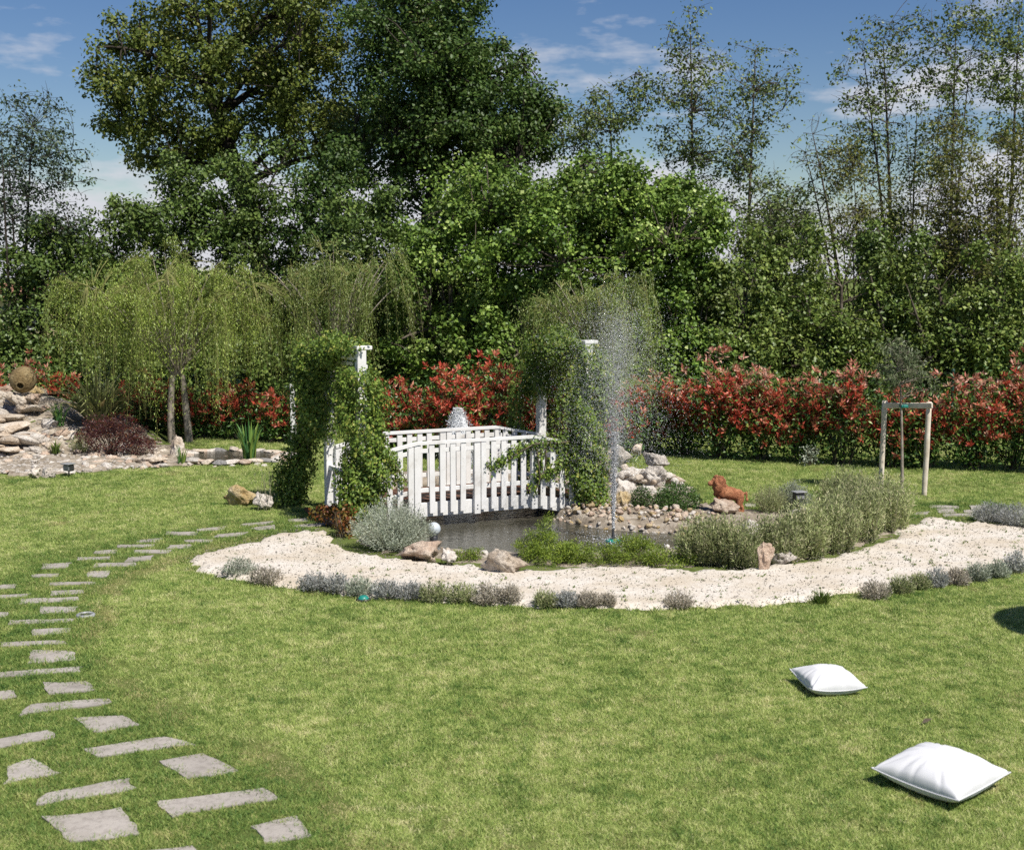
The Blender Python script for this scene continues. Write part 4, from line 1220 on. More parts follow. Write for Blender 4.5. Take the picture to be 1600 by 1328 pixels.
def rock(name, pool, i, loc, size, mat, parent=None, rz=None, tilt=.15):
    key = (pool[i % len(pool)].name, mat)
    if key not in _mv:
        me = pool[i % len(pool)].copy()
        me.materials.append(M[mat])
        _mv[key] = me
    o = link(name, _mv[key], None, parent, loc, (rng.normal() * tilt, rng.normal() * tilt, rng.random() * 6.28 if rz is None else rz), size)
    return o
def boulder_px(x0, y0, x1, y1, mat, label, i, depth=.8, yb=None, rz=0.0, sink=.12, group=None, cat='rock', pool=None):
    """a rock whose outline covers that box of the photograph, resting on the ground"""
    g = G((x0 + x1) / 2, yb or y1)
    k = g.y / FPX
    rx, rzv = (x1 - x0) / 2 * k, (y1 - y0) / 2 * k
    ry = rx * depth
    c = (g.x, g.y + ry * .8, max(.02, rzv * (1 - sink)))
    o = rock('boulder', pool or BOULD, i, c, (rx * 1.1, ry * 1.1, rzv * 1.12), mat, rz=rz, tilt=.06)
    return tag(o, label, cat, group)
boulder_px(620, 838, 692, 884, 'rockpink', 'pitted reddish beige boulder between the round grey bush and the pond', 1)
boulder_px(755, 853, 820, 902, 'rock', 'layered beige boulder with cracked face next to the juniper', 3)
boulder_px(690, 856, 715, 884, 'rockwhite', 'small white broken rock leaning on the pitted boulder', 4)
boulder_px(1182, 845, 1212, 896, 'rockpink', 'narrow upright pink stone standing among the lavender', 2, .7)
boulder_px(1155, 808, 1195, 850, 'rockwhite', 'pale rock half hidden in the tall lavender', 5)
boulder_px(1205, 862, 1245, 888, 'rockwhite', 'low grey white stone at the foot of the lavender hedge', 0)
boulder_px(1113, 778, 1158, 806, 'rockpink', 'smooth pink boulder in front of the terracotta lion', 4, .7)
boulder_px(962, 766, 988, 800, 'rockochre', 'ochre and white upright rock behind the water jet', 2, .8)
boulder_px(1230, 792, 1275, 808, 'rockwhite', 'flat pale rock under the garden spotlight', 1, .7)
boulder_px(262, 676, 292, 716, 'rock', 'pointed beige rock at the foot of the willow trunk', 5, .7)
boulder_px(350, 752, 400, 792, 'rockochre', 'pitted yellowish rock on the lawn left of the bridge', 3, .7)
boulder_px(395, 770, 428, 798, 'rockwhite', 'pale rough rock partly under the vine foot', 4, .8)
boulder_px(40, 726, 62, 750, 'rock', 'beige holed rock sitting on the lawn edge', 1, .9)
boulder_px(60, 727, 86, 748, 'rockwhite', 'rounded pale rock beside the holed rock on the lawn edge', 5, .9)
boulder_px(205, 714, 260, 728, 'rock', 'low beige slab rock on the pond margin by the willow', 0, .6)

# pale rock mound behind the bridge
g = G(1000, 785)
md = empty('rock_mound', (g.x, g.y + 1.6, 0))
tag(md, 'heap of pale rocks behind the water jet with a large flat boulder on top', 'rocks')
mo = np.array(md.location[:])
def mound_rock(x0, y0, x1, y1, Y, i, mat, pool=BOULD, depth=.7):
    c = at((x0 + x1) / 2, (y0 + y1) / 2, Y)
    k = Y / FPX
    rx, rz_ = (x1 - x0) / 2 * k, (y1 - y0) / 2 * k
    rock('stone', pool, i, Vector(c) - Vector(mo), (rx * 1.1, rx * depth, rz_ * 1.15), mat, md, rz=rng.normal() * .3, tilt=.12)
for a in [(1000, 708, 1048, 736, 20.2, 0, 'rockwhite'), (962, 722, 1008, 762, 20.0, 1, 'rockwhite'), (1000, 728, 1050, 765, 19.8, 2, 'rockwhite'), (1035, 735, 1068, 762, 19.9, 3, 'rock'), (960, 748, 1000, 788, 19.4, 4, 'rockwhite'),
          (985, 755, 1040, 790, 19.3, 5, 'rockwhite'), (940, 730, 970, 770, 20.2, 0, 'rock'), (955, 690, 985, 730, 21.0, 3, 'rockwhite'), (930, 700, 960, 740, 21.0, 2, 'rock'), (985, 690, 1005, 712, 20.8, 1, 'rock'), (1030, 760, 1060, 782, 19.5, 4, 'rockwhite')]:
    mound_rock(*a)
for k in range(34):
    x, y = rng.uniform(955, 1066), rng.uniform(732, 782)
    s = rng.uniform(4, 9)
    mound_rock(x - s, y - s * .8, x + s, y + s * .8, 19.2 + (782 - y) * .016, k, 'rockwhite' if k % 3 else 'rock', STONE)

# rubble bank of the pond
bank = empty('rubble_bank', (1.55, 17.0, 0))
tag(bank, 'bank of loose beige and rusty stones along the far edge of the pond', 'stones')
def bank_line(t):
    P = np.array([[.72, 17.75], [.95, 17.3], [1.3, 17.02], [1.75, 16.9], [2.15, 16.75], [2.55, 16.35]])
    u = t * (len(P) - 1); i = min(int(u), len(P) - 2); f = u - i
    return P[i] * (1 - f) + P[i + 1] * f
for k in range(285):
    q = bank_line(rng.random())
    r_ = rng.uniform(-.12, .7)
    x, y = q[0] + rng.normal() * .08 + r_ * .25, q[1] + r_
    s = rng.uniform(.025, .062) * (1.5 if rng.random() > .88 else 1)
    z = float(ground_z(x, y)) + s * .35 + max(0, .14 * r_)
    z = max(z, -.12 + s * .4)
    rock('stone', STONE, k, (x - 1.55, y - 17.0, z), (s, s * .8, s * .65), ('rock', 'rockochre', 'rockpink', 'rockwhite')[k % 4], bank, tilt=.4)
edge = empty('pond_edging', (0, 15, 0))
tag(edge, 'line of small pale stones edging the near side of the pond', 'stones')
for k in range(120):
    u = rng.random()
    i = int(u * 30) % len(POND)
    a, b = POND[i], POND[(i + 1) % len(POND)]
    q = a + (b - a) * rng.random()
    c = POND.mean(0); o_ = unit((q - c)[None])[0]
    q = q + o_ * rng.uniform(-.05, .25)
    s = rng.uniform(.025, .07)
    rock('stone', STONE, k, (q[0], q[1] - 15, max(-.1, float(ground_z(q[0], q[1]))) + s * .4), (s, s * .8, s * .6), ('rockwhite', 'rock', 'slate')[k % 3], edge, tilt=.4)

# ------------------------------------------------------------------ rock garden at the left
rock_g = empty('rock_garden', (at(100, 700, 23.5).x, 23.5, 0))
tag(rock_g, 'raised rock garden of pale broken stones with flat ledges under the clay jar', 'rock garden')
ro = np.array(rock_g.location[:])
def rg_stone(px_, py_, s, pool, i, mat, fl=.6, wide=1.0, z_add=0.0, name='stone'):
    # march along the sight line to the mound surface
    d = ray(px_, py_)
    tt_ = np.arange(15.0, 40.0, .03)
    X_, Y_, Z_ = CAM.x + d.x * tt_, CAM.y + d.y * tt_, CAM.z + d.z * tt_
    hit = int((Z_ <= mound(X_, Y_) + .02).argmax())
    p = Vector((X_[hit], Y_[hit], 0))
    z = float(mound(p.x, p.y))
    rock(name, pool, i, (p.x - ro[0], p.y - ro[1], z + s * fl * .35 + z_add), (s * wide, s * .85, s * fl), mat, rock_g, tilt=.16)
for k, (x, y, s, m, w) in enumerate([(8, 612, .16, 'rockpink', 1), (22, 606, .13, 'rock', 1), (18, 632, .16, 'rock', 1.2), (40, 634, .2, 'rock', 1.3), (62, 616, .20, 'rockochre', 1), (76, 612, .16, 'rockwhite', 1.1), (-6, 622, .2, 'rock', 1.1),
                                     (70, 640, .14, 'rockpink', 1.2), (75, 668, .20, 'rockwhite', 1), (62, 690, .22, 'rockwhite', 1.1), (95, 682, .17, 'rockpink', 1), (78, 700, .17, 'rock', 1), (115, 672, .1, 'rock', 1), (56, 705, .15, 'rockwhite', 1)]):
    rg_stone(x, y, s, BOULD, k, m, .72, w)
for k in range(8):      # flat ledges of the little cascade
    rg_stone(-10 + 14 * k % 70, 645 + (k % 4) * 16, .34, FLATS, k, 'rock' if k % 3 else 'rockwhite', .3, 1.25, .06, 'ledge')
n_ = 1500
xr_, yr_ = rng.uniform(-90, 262, n_), rng.uniform(672, 742, n_)
k_ = (xr_ < 130) | (yr_ > 694 + (xr_ - 120) * .06)
rp_ = np.array([G(x, y)[:] for x, y in zip(xr_[k_], yr_[k_])])
rs_ = rng.uniform(.012, .04, len(rp_))
kk_ = sdist(ROCKG, rp_[:, 0], rp_[:, 1]) < -.05
rp_, rs_ = rp_[kk_], rs_[kk_]
rp_[:, 2] = mound(rp_[:, 0], rp_[:, 1]) + .025
o = scatter_solid('rubble', rp_ - ro, np.stack([rs_ * 1.3, rs_, rs_ * .6], 1), M['rockwhite'], rock_g, .18, base=ico_np(1)); tag(o, kind='stuff')
for k in range(9):
    rg_stone(rng.uniform(-20, 60), rng.uniform(676, 712), rng.uniform(.16, .28), FLATS, k, 'rockwhite' if k % 2 else 'rock', .3, 1.3, .03, 'ledge')
for k in range(270):
    x = rng.uniform(-60, 262) ; y = rng.uniform(676, 741) if x < 120 else rng.uniform(696 + (x - 120) * .06, 733)
    s = rng.uniform(.04, .11) * (1.6 if rng.random() > .88 else 1)
    if y > 746 - abs(x - 60) * .05: continue
    rg_stone(x, y, s, STONE, k, ('rockwhite', 'rockwhite', 'rock', 'rockpink')[k % 4], .65, rng.uniform(1, 1.6))
# the little upper pool and the ledge stones round the lily pond
pool_c = G(35, 662, .25)
POOL = smooth_poly(np.array([(pool_c.x + a * 1.0, pool_c.y + b * .55) for a, b in ((-1, -.2), (-.3, -.75), (.6, -.6), (1, 0), (.5, .7), (-.5, .8))]), 4)
w_ = flat_poly('cascade_pool', POOL, float(ground_z(pool_c.x, pool_c.y)) + .10, M['water']); tag(w_, 'dark pool of the small cascade', kind='structure')
LILY = smooth_poly(poly_w([(300, 724), (360, 727), (430, 722), (445, 715), (400, 709), (330, 709), (295, 714)]), 4)
w_ = flat_poly('lily_pond', LILY, .06, M['water']); tag(w_, 'narrow strip of water in front of the iris clump', kind='structure')
lp = empty('lily_pond_edging', (at(370, 716, 23).x, 23.0, 0))
tag(lp, 'flat pale and rust stones edging the narrow pond by the iris clump', 'stones')
for k, q in enumerate(LILY[::1]):
    s = rng.uniform(.10, .2)
    rock('stone', FLATS, k, (q[0] - lp.location.x, q[1] - 23.0, .05), (s * 1.3, s * .8, .05 + .03 * rng.random()), ('rockwhite', 'rockpink', 'rock', 'slate')[k % 4], lp, tilt=.08)
for k in range(26):
    x, y = rng.uniform(285, 450), rng.uniform(722, 731)
    q = G(x, y); s = rng.uniform(.03, .08)
    rock('stone', STONE, k, (q.x - lp.location.x, q.y - 23.0, s * .3), (s * 1.4, s, s * .5), ('rockwhite', 'rock')[k % 2], lp, tilt=.2)

# clay jar lying on its side, mouth towards the pond
def lathe(prof, n=28):
    a = np.linspace(0, 2 * np.pi, n, endpoint=False)
    prof = np.array(prof)
    V = np.stack([prof[:, 0][:, None] * np.cos(a), prof[:, 0][:, None] * np.sin(a), np.repeat(prof[:, 1][:, None], n, 1)], -1).reshape(-1, 3)
    i = np.arange(len(prof) - 1)[:, None] * n; j = np.arange(n)[None]
    F = np.stack([i + j, i + (j + 1) % n, i + n + (j + 1) % n, i + n + j], -1).reshape(-1, 4)
    return V, F
def loft_obj(name, prof, mat, parent=None, n=28, **kw):
    V, F = lathe(prof, n)
    return link(name, mesh_np(name, V, F, smooth=True), mat, parent, **kw)
M['clay'] = mat_rock('old_clay', [(.28, (.13, .09, .04)), (.45, (.24, .17, .08)), (.6, (.33, .25, .13)), (.75, (.42, .35, .22))], 4)
jc = at(36, 593, 24.6)
jar = empty('clay_jar', jc)
jar.rotation_euler = (R(112), 0, R(8))
tag(jar, 'big round olive brown clay jar lying on the rocks with its mouth facing out', 'jar')
body = [(.001, -.26), (.12, -.25), (.20, -.18), (.245, -.05), (.25, .05), (.22, .15), (.15, .215), (.085, .245)]
loft_obj('body', body, M['clay'], jar)
loft_obj('rim', [(.085, .243), (.088, .275), (.062, .28), (.055, .24), (.06, .17), (.001, .16)], M['clay'], jar)
for k, (x, y, s, m) in enumerate([(20, 622, .18, 'rock'), (50, 622, .18, 'rockpink'), (36, 628, .24, 'rock')]):
    c = at(x, y, 24.55); rock('stone', BOULD, k, Vector(c) - Vector(ro), (s * 1.2, s, s * .8), m, rock_g, tilt=.1)

# ================================================================== shrubs and herbs
def herb(name, label, cat, c, r, h, mat, stems=160, per=26, leaf=.035, aspect=.2, spread=.5, group=None, base=.12, dome=True, stiff=.75, mats=None):
    """many upright leafy stems from a common base: lavender, rosemary and the like"""
    c = np.array(c, float); r = np.array(r, float)
    t = empty(name, c)
    a = rng.random(stems) * 6.283
    q = np.sqrt(rng.random(stems))
    B = np.stack([np.cos(a) * q * r[0] * base, np.sin(a) * q * r[1] * base, np.zeros(stems)], 1) if dome else np.stack([np.cos(a) * q * r[0] * .9, np.sin(a) * q * r[1] * .9, np.zeros(stems)], 1)
    hh = h * (np.sqrt(np.clip(1 - (q * (.72 if base > .6 else .92)) ** 2, .1, 1)) if dome else 1.0) * (rng.uniform(.55, 1.15, stems) if base > .6 else rng.uniform(.72, 1.08, stems))
    T = np.stack([np.cos(a) * q * r[0], np.sin(a) * q * r[1], hh], 1)
    if not dome: T[:, :2] = B[:, :2] + rng.normal(size=(stems, 2)) * .07
    if base > .6: T[:, :2] += rng.normal(size=(stems, 2)) * .07
    polys, P, D, NN = [], [], [], []
    for k in range(stems):
        m = B[k] * .4 + T[k] * .6; m[2] = hh[k] * .45
        pl = bez(B[k], m, T[k], 6)
        if k % 4 == 0: polys.append((pl, np.linspace(.004, .0015, 6)))
        u = 5 * (.05 + .95 * rng.random(per) ** .85)
        x = np.stack([np.interp(u, np.arange(6), pl[:, j]) for j in range(3)], 1)
        ax = unit(pl[-1] - pl[2])
        sp = rdir(per)
        P.append(x + sp * .014); D.append(unit(ax * stiff + sp * .7)); NN.append(unit(sp + rng.normal(size=(per, 3)) * .5))
    P, D, NN = (np.concatenate(z) for z in (P, D, NN))
    f = link('foliage', leaf_mesh('foliage', P, D, NN, leaf * rng.uniform(.6, 1.3, len(P)), aspect), M[mat], t)
    tag(f, kind='stuff')
    s_ = tube_obj('stems', polys, M['herbstem'], t, 3); tag(s_, kind='stuff')
    return tag(t, label, cat, group)
def leafy(name, label, cat, blobs, mat, n, leaf, aspect=.5, group=None, shell=.4, up=.4, lump=.25, stem='stem', clump=0):
    """dense small-leaved bush"""
    c0 = np.array(blobs[0][0], float); base = np.array([c0[0], c0[1], max(0, c0[2] - blobs[0][1][2])])
    t = empty(name, base)
    env = [(np.array(b[0], float), np.array(b[1], float)) for b in blobs]
    if clump:
        C, d = sample_env(env, clump, shell)
        k = np.repeat(np.arange(clump), n // clump)
        dd = rdir(len(k))
        P = C[k] + dd * lump * (rng.random((len(k), 1)) ** .5) * [1, 1, .7]
        d = unit(dd + d[k] * .5)
    else:
        P, d = sample_env(env, n, shell)
        P = P + rng.normal(size=P.shape) * lump * .2
    ok = P[:, 2] > base[2] + .015
    P, d = P[ok], d[ok]
    NN = unit(d * .7 + [0, 0, up] + .6 * rng.normal(size=P.shape))
    D = unit(np.cross(NN, rdir(len(P))) + d * .5 + [0, 0, .2])
    f = link('foliage', leaf_mesh('foliage', P - base, D, NN, leaf * rng.uniform(.6, 1.3, len(P)), aspect), M[mat], t)
    tag(f, kind='stuff')
    polys = []
    for k in range(14):
        e = P[rng.integers(len(P))] - base
        polys.append((bez([0, 0, -.02], [e[0] * .4, e[1] * .4, e[2] * .6], e, 5), np.linspace(.012, .003, 5)))
    tube_obj('stems', polys, M[stem], t, 4)
    return tag(t, label, cat, group)

p = G(607, 872)
herb('lavender_bush', 'large rounded silver grey bush at the near end of the bridge', 'bush', (p.x, p.y + .45, 0), (.54, .48), .62, 'lavender', 620, 34, .034, .2, base=.2)
# tall lavender and rosemary right of the pond
for (px_, py_, w, h, st, mt, lb) in [(1092, 884, .20, .55, 150, 'lavgreen', 'thin lavender clump touching the juniper'), (1125, 886, .22, .62, 170, 'lavgreen', 'upright lavender clump in front of the terracotta lion'),
                                     (1160, 890, .22, .60, 170, 'lavgreen', 'tan green lavender clump before the upright pink stone'), (1222, 884, .26, .66, 190, 'lavgreen', 'tall lavender clump behind the grey white stone'),
                                     (1262, 876, .27, .72, 210, 'lavgreen', 'dense lavender clump in front of the garden spotlight'), (1305, 866, .30, .78, 230, 'lavgreen', 'dense tall lavender clump near the middle of the lavender hedge'),
                                     (1345, 850, .33, .86, 260, 'lavgreen', 'tallest bushy lavender clump near the staked sapling'), (1388, 834, .34, .84, 260, 'lavgreen', 'broad lavender clump that ends the hedge by the gravel'),
                                     (1330, 820, .34, .80, 220, 'lavgreen', 'lavender clump behind the tallest clump, towards the lawn')]:
    p = G(px_, py_)
    herb('lavender_clump', lb, 'lavender', (p.x, p.y + w * .8, 0), (w * 1.05, w), h * .88, mt, int(st * 1.4), 30, .05, .24, group='tall lavender beside the pond', base=.85)
# border row along the gravel
brow = [(372, 905, 30, 32, 'lavender', 'grey lavender tuft at the pointed end of the gravel'), (412, 916, 30, 28, 'lavdry', 'dry brownish lavender tuft beside the first grey tuft'), (488, 926, 26, 28, 'lavpurple', 'mauve grey lavender tuft starting the long border row'),
        (525, 930, 26, 30, 'lavpurple', 'mauve grey lavender tuft, second of the long border row'), (562, 934, 26, 30, 'lavender', 'grey lavender tuft behind the teal sprinkler cap'), (600, 938, 26, 30, 'lavpurple', 'mauve lavender tuft past the teal sprinkler cap'),
        (640, 940, 26, 28, 'lavpurple', 'mauve grey lavender tuft opposite the pitted boulder'), (680, 943, 28, 32, 'lavgreen', 'greenish lavender tuft in the middle of the border row'), (720, 945, 28, 32, 'lavgreen', 'greenish lavender tuft opposite the layered boulder'),
        (762, 948, 28, 34, 'lavdry', 'dry stalky lavender tuft opposite the layered boulder'), (795, 948, 22, 32, 'lavdry', 'dry lavender tuft closing the long border row'), (852, 953, 22, 28, 'lavgreen', 'small lavender tuft starting the broken part of the border'),
        (885, 953, 24, 26, 'lavpurple', 'mauve lavender tuft opposite the junipers'), (920, 953, 22, 26, 'lavdry', 'small dry lavender tuft opposite the junipers'), (950, 952, 14, 20, 'lavdry', 'tiny dry lavender tuft opposite the water jet'),
        (1062, 954, 28, 24, 'lavdry', 'brown dead lavender tuft alone on the gravel edge'), (1372, 940, 26, 30, 'lavdry', 'sparse dry lavender tuft right after the long grass clump'), (1412, 932, 22, 30, 'lavgreen', 'straggly greenish lavender tuft on the curving gravel edge'),
        (1440, 925, 20, 26, 'lavgreen', 'small greenish lavender tuft on the curving gravel edge'), (1467, 922, 22, 32, 'lavpurple', 'dark mauve lavender tuft on the curving gravel edge'), (1500, 918, 22, 28, 'lavdry', 'dry orange tinged lavender tuft on the curving gravel edge'),
        (1533, 912, 22, 30, 'lavender', 'silver lavender tuft on the curving gravel edge'), (1564, 906, 20, 28, 'lavender', 'silver lavender tuft, neighbour of the end tuft'), (1594, 898, 24, 34, 'lavpurple', 'dark lavender tuft closing the curved row')]
for x, y, w, h, mt, lb in brow:
    p = G(x, y); k = p.y / FPX
    herb('lavender_tuft', lb, 'lavender', (p.x, p.y + .1, 0), (w * k, w * k * .8), h * k * 1.05, mt, 120, 16, .034, .24, group='low lavender bordering the gravel', base=.5)
for x, y, w, h, mt, lb in [(1560, 822, 34, 34, 'lavpurple', 'mounded mauve grey lavender beyond the gravel, by the stone slabs'), (1600, 830, 34, 40, 'lavpurple', 'dark mauve lavender mound at the far turn of the gravel'), (1640, 836, 34, 38, 'lavender', 'silver lavender mound ending the far row')]:
    p = G(x, y); k = p.y / FPX
    herb('lavender_mound', lb, 'lavender', (p.x, p.y + .25, 0), (w * k, w * k * .8), h * k, mt, 260, 22, .032, .22, group='lavender mounds at the far gravel edge', base=.4)
# junipers
def pxb(x, y, rx, ry, Y, rd=None):
    c = at(x, y, Y); k = Y / FPX
    return (c[:], (rx * k, (rd or rx * k * .7), ry * k))
leafy('juniper', 'bright green spreading juniper with a pointed leader behind the layered boulder', 'juniper', [pxb(862, 868, 50, 24, 14.55), pxb(848, 840, 24, 26, 14.75), pxb(822, 856, 24, 14, 14.7), pxb(900, 866, 34, 20, 14.5), pxb(857, 818, 9, 14, 14.8)], 'juniper', 15000, .036, .2, clump=260, lump=.075, shell=.35)
leafy('juniper', 'low flat juniper in front of the water jet nozzle', 'juniper', [pxb(990, 866, 50, 24, 14.5), pxb(945, 872, 32, 18, 14.45), pxb(1045, 875, 46, 16, 14.4), pxb(992, 850, 28, 14, 14.7)], 'juniper', 14000, .036, .2, clump=240, lump=.075, shell=.35)
leafy('conifer_seedling', 'small yellowish green conifer between the two boulders', 'shrub', [pxb(722, 876, 24, 15, 14.6), pxb(742, 870, 14, 18, 14.65)], 'juniper', 2600, .036, .2, clump=60, lump=.06)
# clipped and silver bushes on the far bank
leafy('boxwood', 'dark clipped boxwood ball on the far bank beside the lion', 'bush', [pxb(1058, 782, 38, 27, 17.9), pxb(1040, 788, 22, 18, 17.8)], 'box', 7000, .028, .55, shell=.25, lump=.12)
leafy('boxwood', 'smaller dark bush squeezed between the rock mound and the boxwood ball', 'bush', [pxb(1002, 782, 18, 22, 18.0)], 'box', 2200, .028, .5, shell=.3, lump=.12)
p = G(1210, 808)
herb('lavender_bush', 'round grey green bush behind the tall lavender, right of the lion', 'bush', (p.x, p.y + .3, 0), (.28, .28), .40, 'lavgreen', 260, 26, .032, .2, base=.2)
p = G(1250, 806)
herb('lavender_bush', 'round silver bush behind the garden spotlight', 'bush', (p.x, p.y + .45, 0), (.28, .26), .42, 'lavender', 280, 28, .032, .2, base=.2)
p = G(415, 800)
herb('dry_stalks', 'thin grey dry stalks standing before the vine foot', 'dry plant', (p.x, p.y + .1, 0), (.16, .1), .62, 'lavdry', 34, 6, .03, .16, dome=False)

# strap-leaved plants
def strap(name, label, cat, c, n, h, w, mat, spread, group=None, droop=.3):
    c = np.array(c, float)
    Vs, Fs, rr, k0 = [], [], [], 0
    for k in range(n):
        a = rng.random() * 6.283
        L = h * rng.uniform(.55, 1.1)
        o = np.array([math.cos(a), math.sin(a), 0])
        lean = spread * rng.random() ** .7
        b = o * .06 * rng.random() * (1 + h)
        tip = b + o * lean * L + np.array([0, 0, L * (1 - .45 * lean - droop * lean * rng.random())])
        mid = b + o * lean * L * .28 + np.array([0, 0, L * .62])
        pl = bez(b, mid, tip, 6)
        s = np.array([-math.sin(a), math.cos(a), 0]) + o * rng.normal() * .5
        s /= np.linalg.norm(s)
        wd = w * np.array([.7, 1, 1, .85, .55, .04])[:, None]
        Vs.append(np.stack([pl - s * wd, pl + o * wd * .35, pl + s * wd], 1).reshape(-1, 3))
        for i in range(5):
            q = k0 + i * 3
            Fs += [(q, q + 1, q + 4, q + 3), (q + 1, q + 2, q + 5, q + 4)]
        rr.append(np.full(18, rng.random())); k0 += 18
    t = empty(name, c)
    o = link('blades', mesh_np('blades', np.concatenate(Vs), np.array(Fs), attrs={'rnd': np.concatenate(rr)}), M[mat], t)
    tag(o, kind='stuff')
    return tag(t, label, cat, group)
p = G(390, 722)
strap('iris_clump', 'clump of tall upright iris leaves standing in the narrow pond', 'iris', (p.x, p.y, .02), 60, .75, .02, 'iris', .35, droop=.1)
p = G(283, 726)
strap('reed_clump', 'short thin reeds beside the pointed rock', 'reeds', (p.x, p.y, 0), 26, .36, .010, 'iris', .4)
p = at(92, 648, 24.4)
strap('iris_clump', 'small bright green iris clump between the clay jar and the flax', 'iris', (p.x, p.y, float(ground_z(p.x, p.y))), 46, .5, .015, 'iris', .5)
p = at(86, 676, 23.3)
strap('fern_clump', 'low bright green tuft among the rock garden stones', 'plant', (p.x, p.y, float(ground_z(p.x, p.y)) + .05), 40, .26, .014, 'weed', .6)
p = at(155, 660, 24.6)
strap('flax_plant', 'large spiky bronze green flax with sword leaves behind the purple bush', 'flax', (p.x, p.y, float(ground_z(p.x, p.y))), 150, 1.45, .032, 'phormium', .95, droop=.3)
p = at(175, 690, 23.3)
leafy('barberry_bush', 'dark purple red barberry bush in the rock garden', 'bush', [((p.x - .05, p.y, .36), (.55, .45, .36)), ((p.x - .3, p.y, .45), (.35, .35, .3)), ((p.x + .2, p.y + .1, .42), (.4, .35, .34))], 'barberry', 6500, .035, .5, clump=150, lump=.12)
p = at(205, 702, 23.2)
leafy('barberry_bush', 'smaller purple barberry trailing beside the big barberry', 'bush', [((p.x + .1, p.y, .2), (.42, .3, .22))], 'barberry', 2400, .033, .5, clump=60, lump=.1)
p = at(125, 690, 23.6)
herb('rosemary', 'green rosemary tuft between iris and barberry', 'bush', (p.x, p.y, float(ground_z(p.x, p.y))), (.22, .2), .42, 'lavgreen', 110, 20, .035, .2)
# grass clump and weeds on the gravel
p = G(1285, 946)
strap('grass_clump', 'unmown clump of long grass spilling onto the gravel edge', 'grass clump', (p.x, p.y + .05, 0), 110, .17, .006, 'weed', .8)
p = G(1345, 766)
wd_n = 420
wx, wy = sample_poly(GRAVEL, wd_n, .05)
# most weeds sit near the bushes' end of the path and the edges
wp, wD, wN = [], [], []
for x, y in zip(wx, wy):
    m = int(rng.integers(3, 9))
    a = rng.random(m) * 6.283
    wp.append(np.stack([np.full(m, x), np.full(m, y), np.full(m, .045)], 1) + rng.normal(size=(m, 3)) * [.012, .012, 0])
    wD.append(np.stack([np.cos(a), np.sin(a), rng.uniform(.3, 1.2, m)], 1)); wN.append(np.tile([0, 0, 1.0], (m, 1)) + rng.normal(size=(m, 3)) * .3)
wp, wD, wN = (np.concatenate(q) for q in (wp, wD, wN))
o = link('weeds', leaf_mesh('weeds', wp, wD, wN, .035 * rng.uniform(.4, 1.3, len(wp)), .35), M['weed'])
tag(o, 'tiny weeds sprouting through the pale gravel', 'weeds', kind='stuff')
# longer blades and clover along the gravel and border edges
GE = GRAVEL
ep, eD, eN = [], [], []
for i in range(len(GE)):
    a, b = GE[i], GE[(i + 1) % len(GE)]
    n = int(np.hypot(*(b - a)) * 130)
    u = rng.random((n, 1))
    q = a + (b - a) * u + rng.normal(size=(n, 2)) * .06
    if sdist(BED, np.array([q[:, 0].mean()]), np.array([q[:, 1].mean()]))[0] > .45:
        ep.append(np.concatenate([q, np.full((n, 1), .0)], 1)); an = rng.random(n) * 6.283
        eD.append(np.stack([np.cos(an) * .8, np.sin(an) * .8, rng.uniform(.5, 1.4, n)], 1)); eN.append(rdir(n))
ep, eD, eN = (np.concatenate(q) for q in (ep, eD, eN))
o = link('edge_grass', leaf_mesh('edge_grass', ep, eD, eN, .06 * rng.uniform(.5, 1.4, len(ep)), .12), M['weed'])
tag(o, 'longer grass blades fringing the gravel edge', 'grass', kind='stuff')
p = G(1262, 728)
leafy('white_weed', 'small white flowering weed at the foot of the red hedge', 'plant', [((p.x, p.y - .1, .2), (.12, .1, .16))], 'lavender', 240, .045, .6)

# ================================================================== fountains
fp = G(958, 846, -.10)
ft = empty('fountain', (fp.x, fp.y, -.10))
tag(ft, 'tall thin water jet bursting into a drifting cloud of spray over the pond', 'fountain')
loft_obj('nozzle', [(.001, .0), (.035, .0), (.035, .05), (.02, .07), (.014, .16), (.009, .17), (.001, .17)], M['metaldark'], ft, 14)
loft_obj('nozzle_float', [(.001, -.01), (.10, -.01), (.11, .015), (.06, .035), (.001, .036)], M['teal'], ft, 18)
TV = np.array([(1, 1, 1), (-1, -1, 1), (-1, 1, -1), (1, -1, -1)], float) * .75
TF = np.array([(0, 2, 1), (0, 1, 3), (0, 3, 2), (1, 2, 3)])
n = 40000
zt = np.where(rng.random(n) < .55, 2.55 + .32 * rng.normal(size=n), 1.2 + 1.6 * rng.random(n)).clip(.5, 3.5)             # height each drop reaches
v0 = np.sqrt(2 * 9.81 * zt)
T = v0 / 9.81
tt = T * (.0 + 1.8 * rng.random(n) ** .75)
sx, sy = rng.normal(size=n) * .27, rng.normal(size=n) * .27
z = v0 * tt - 4.905 * tt ** 2 + .17
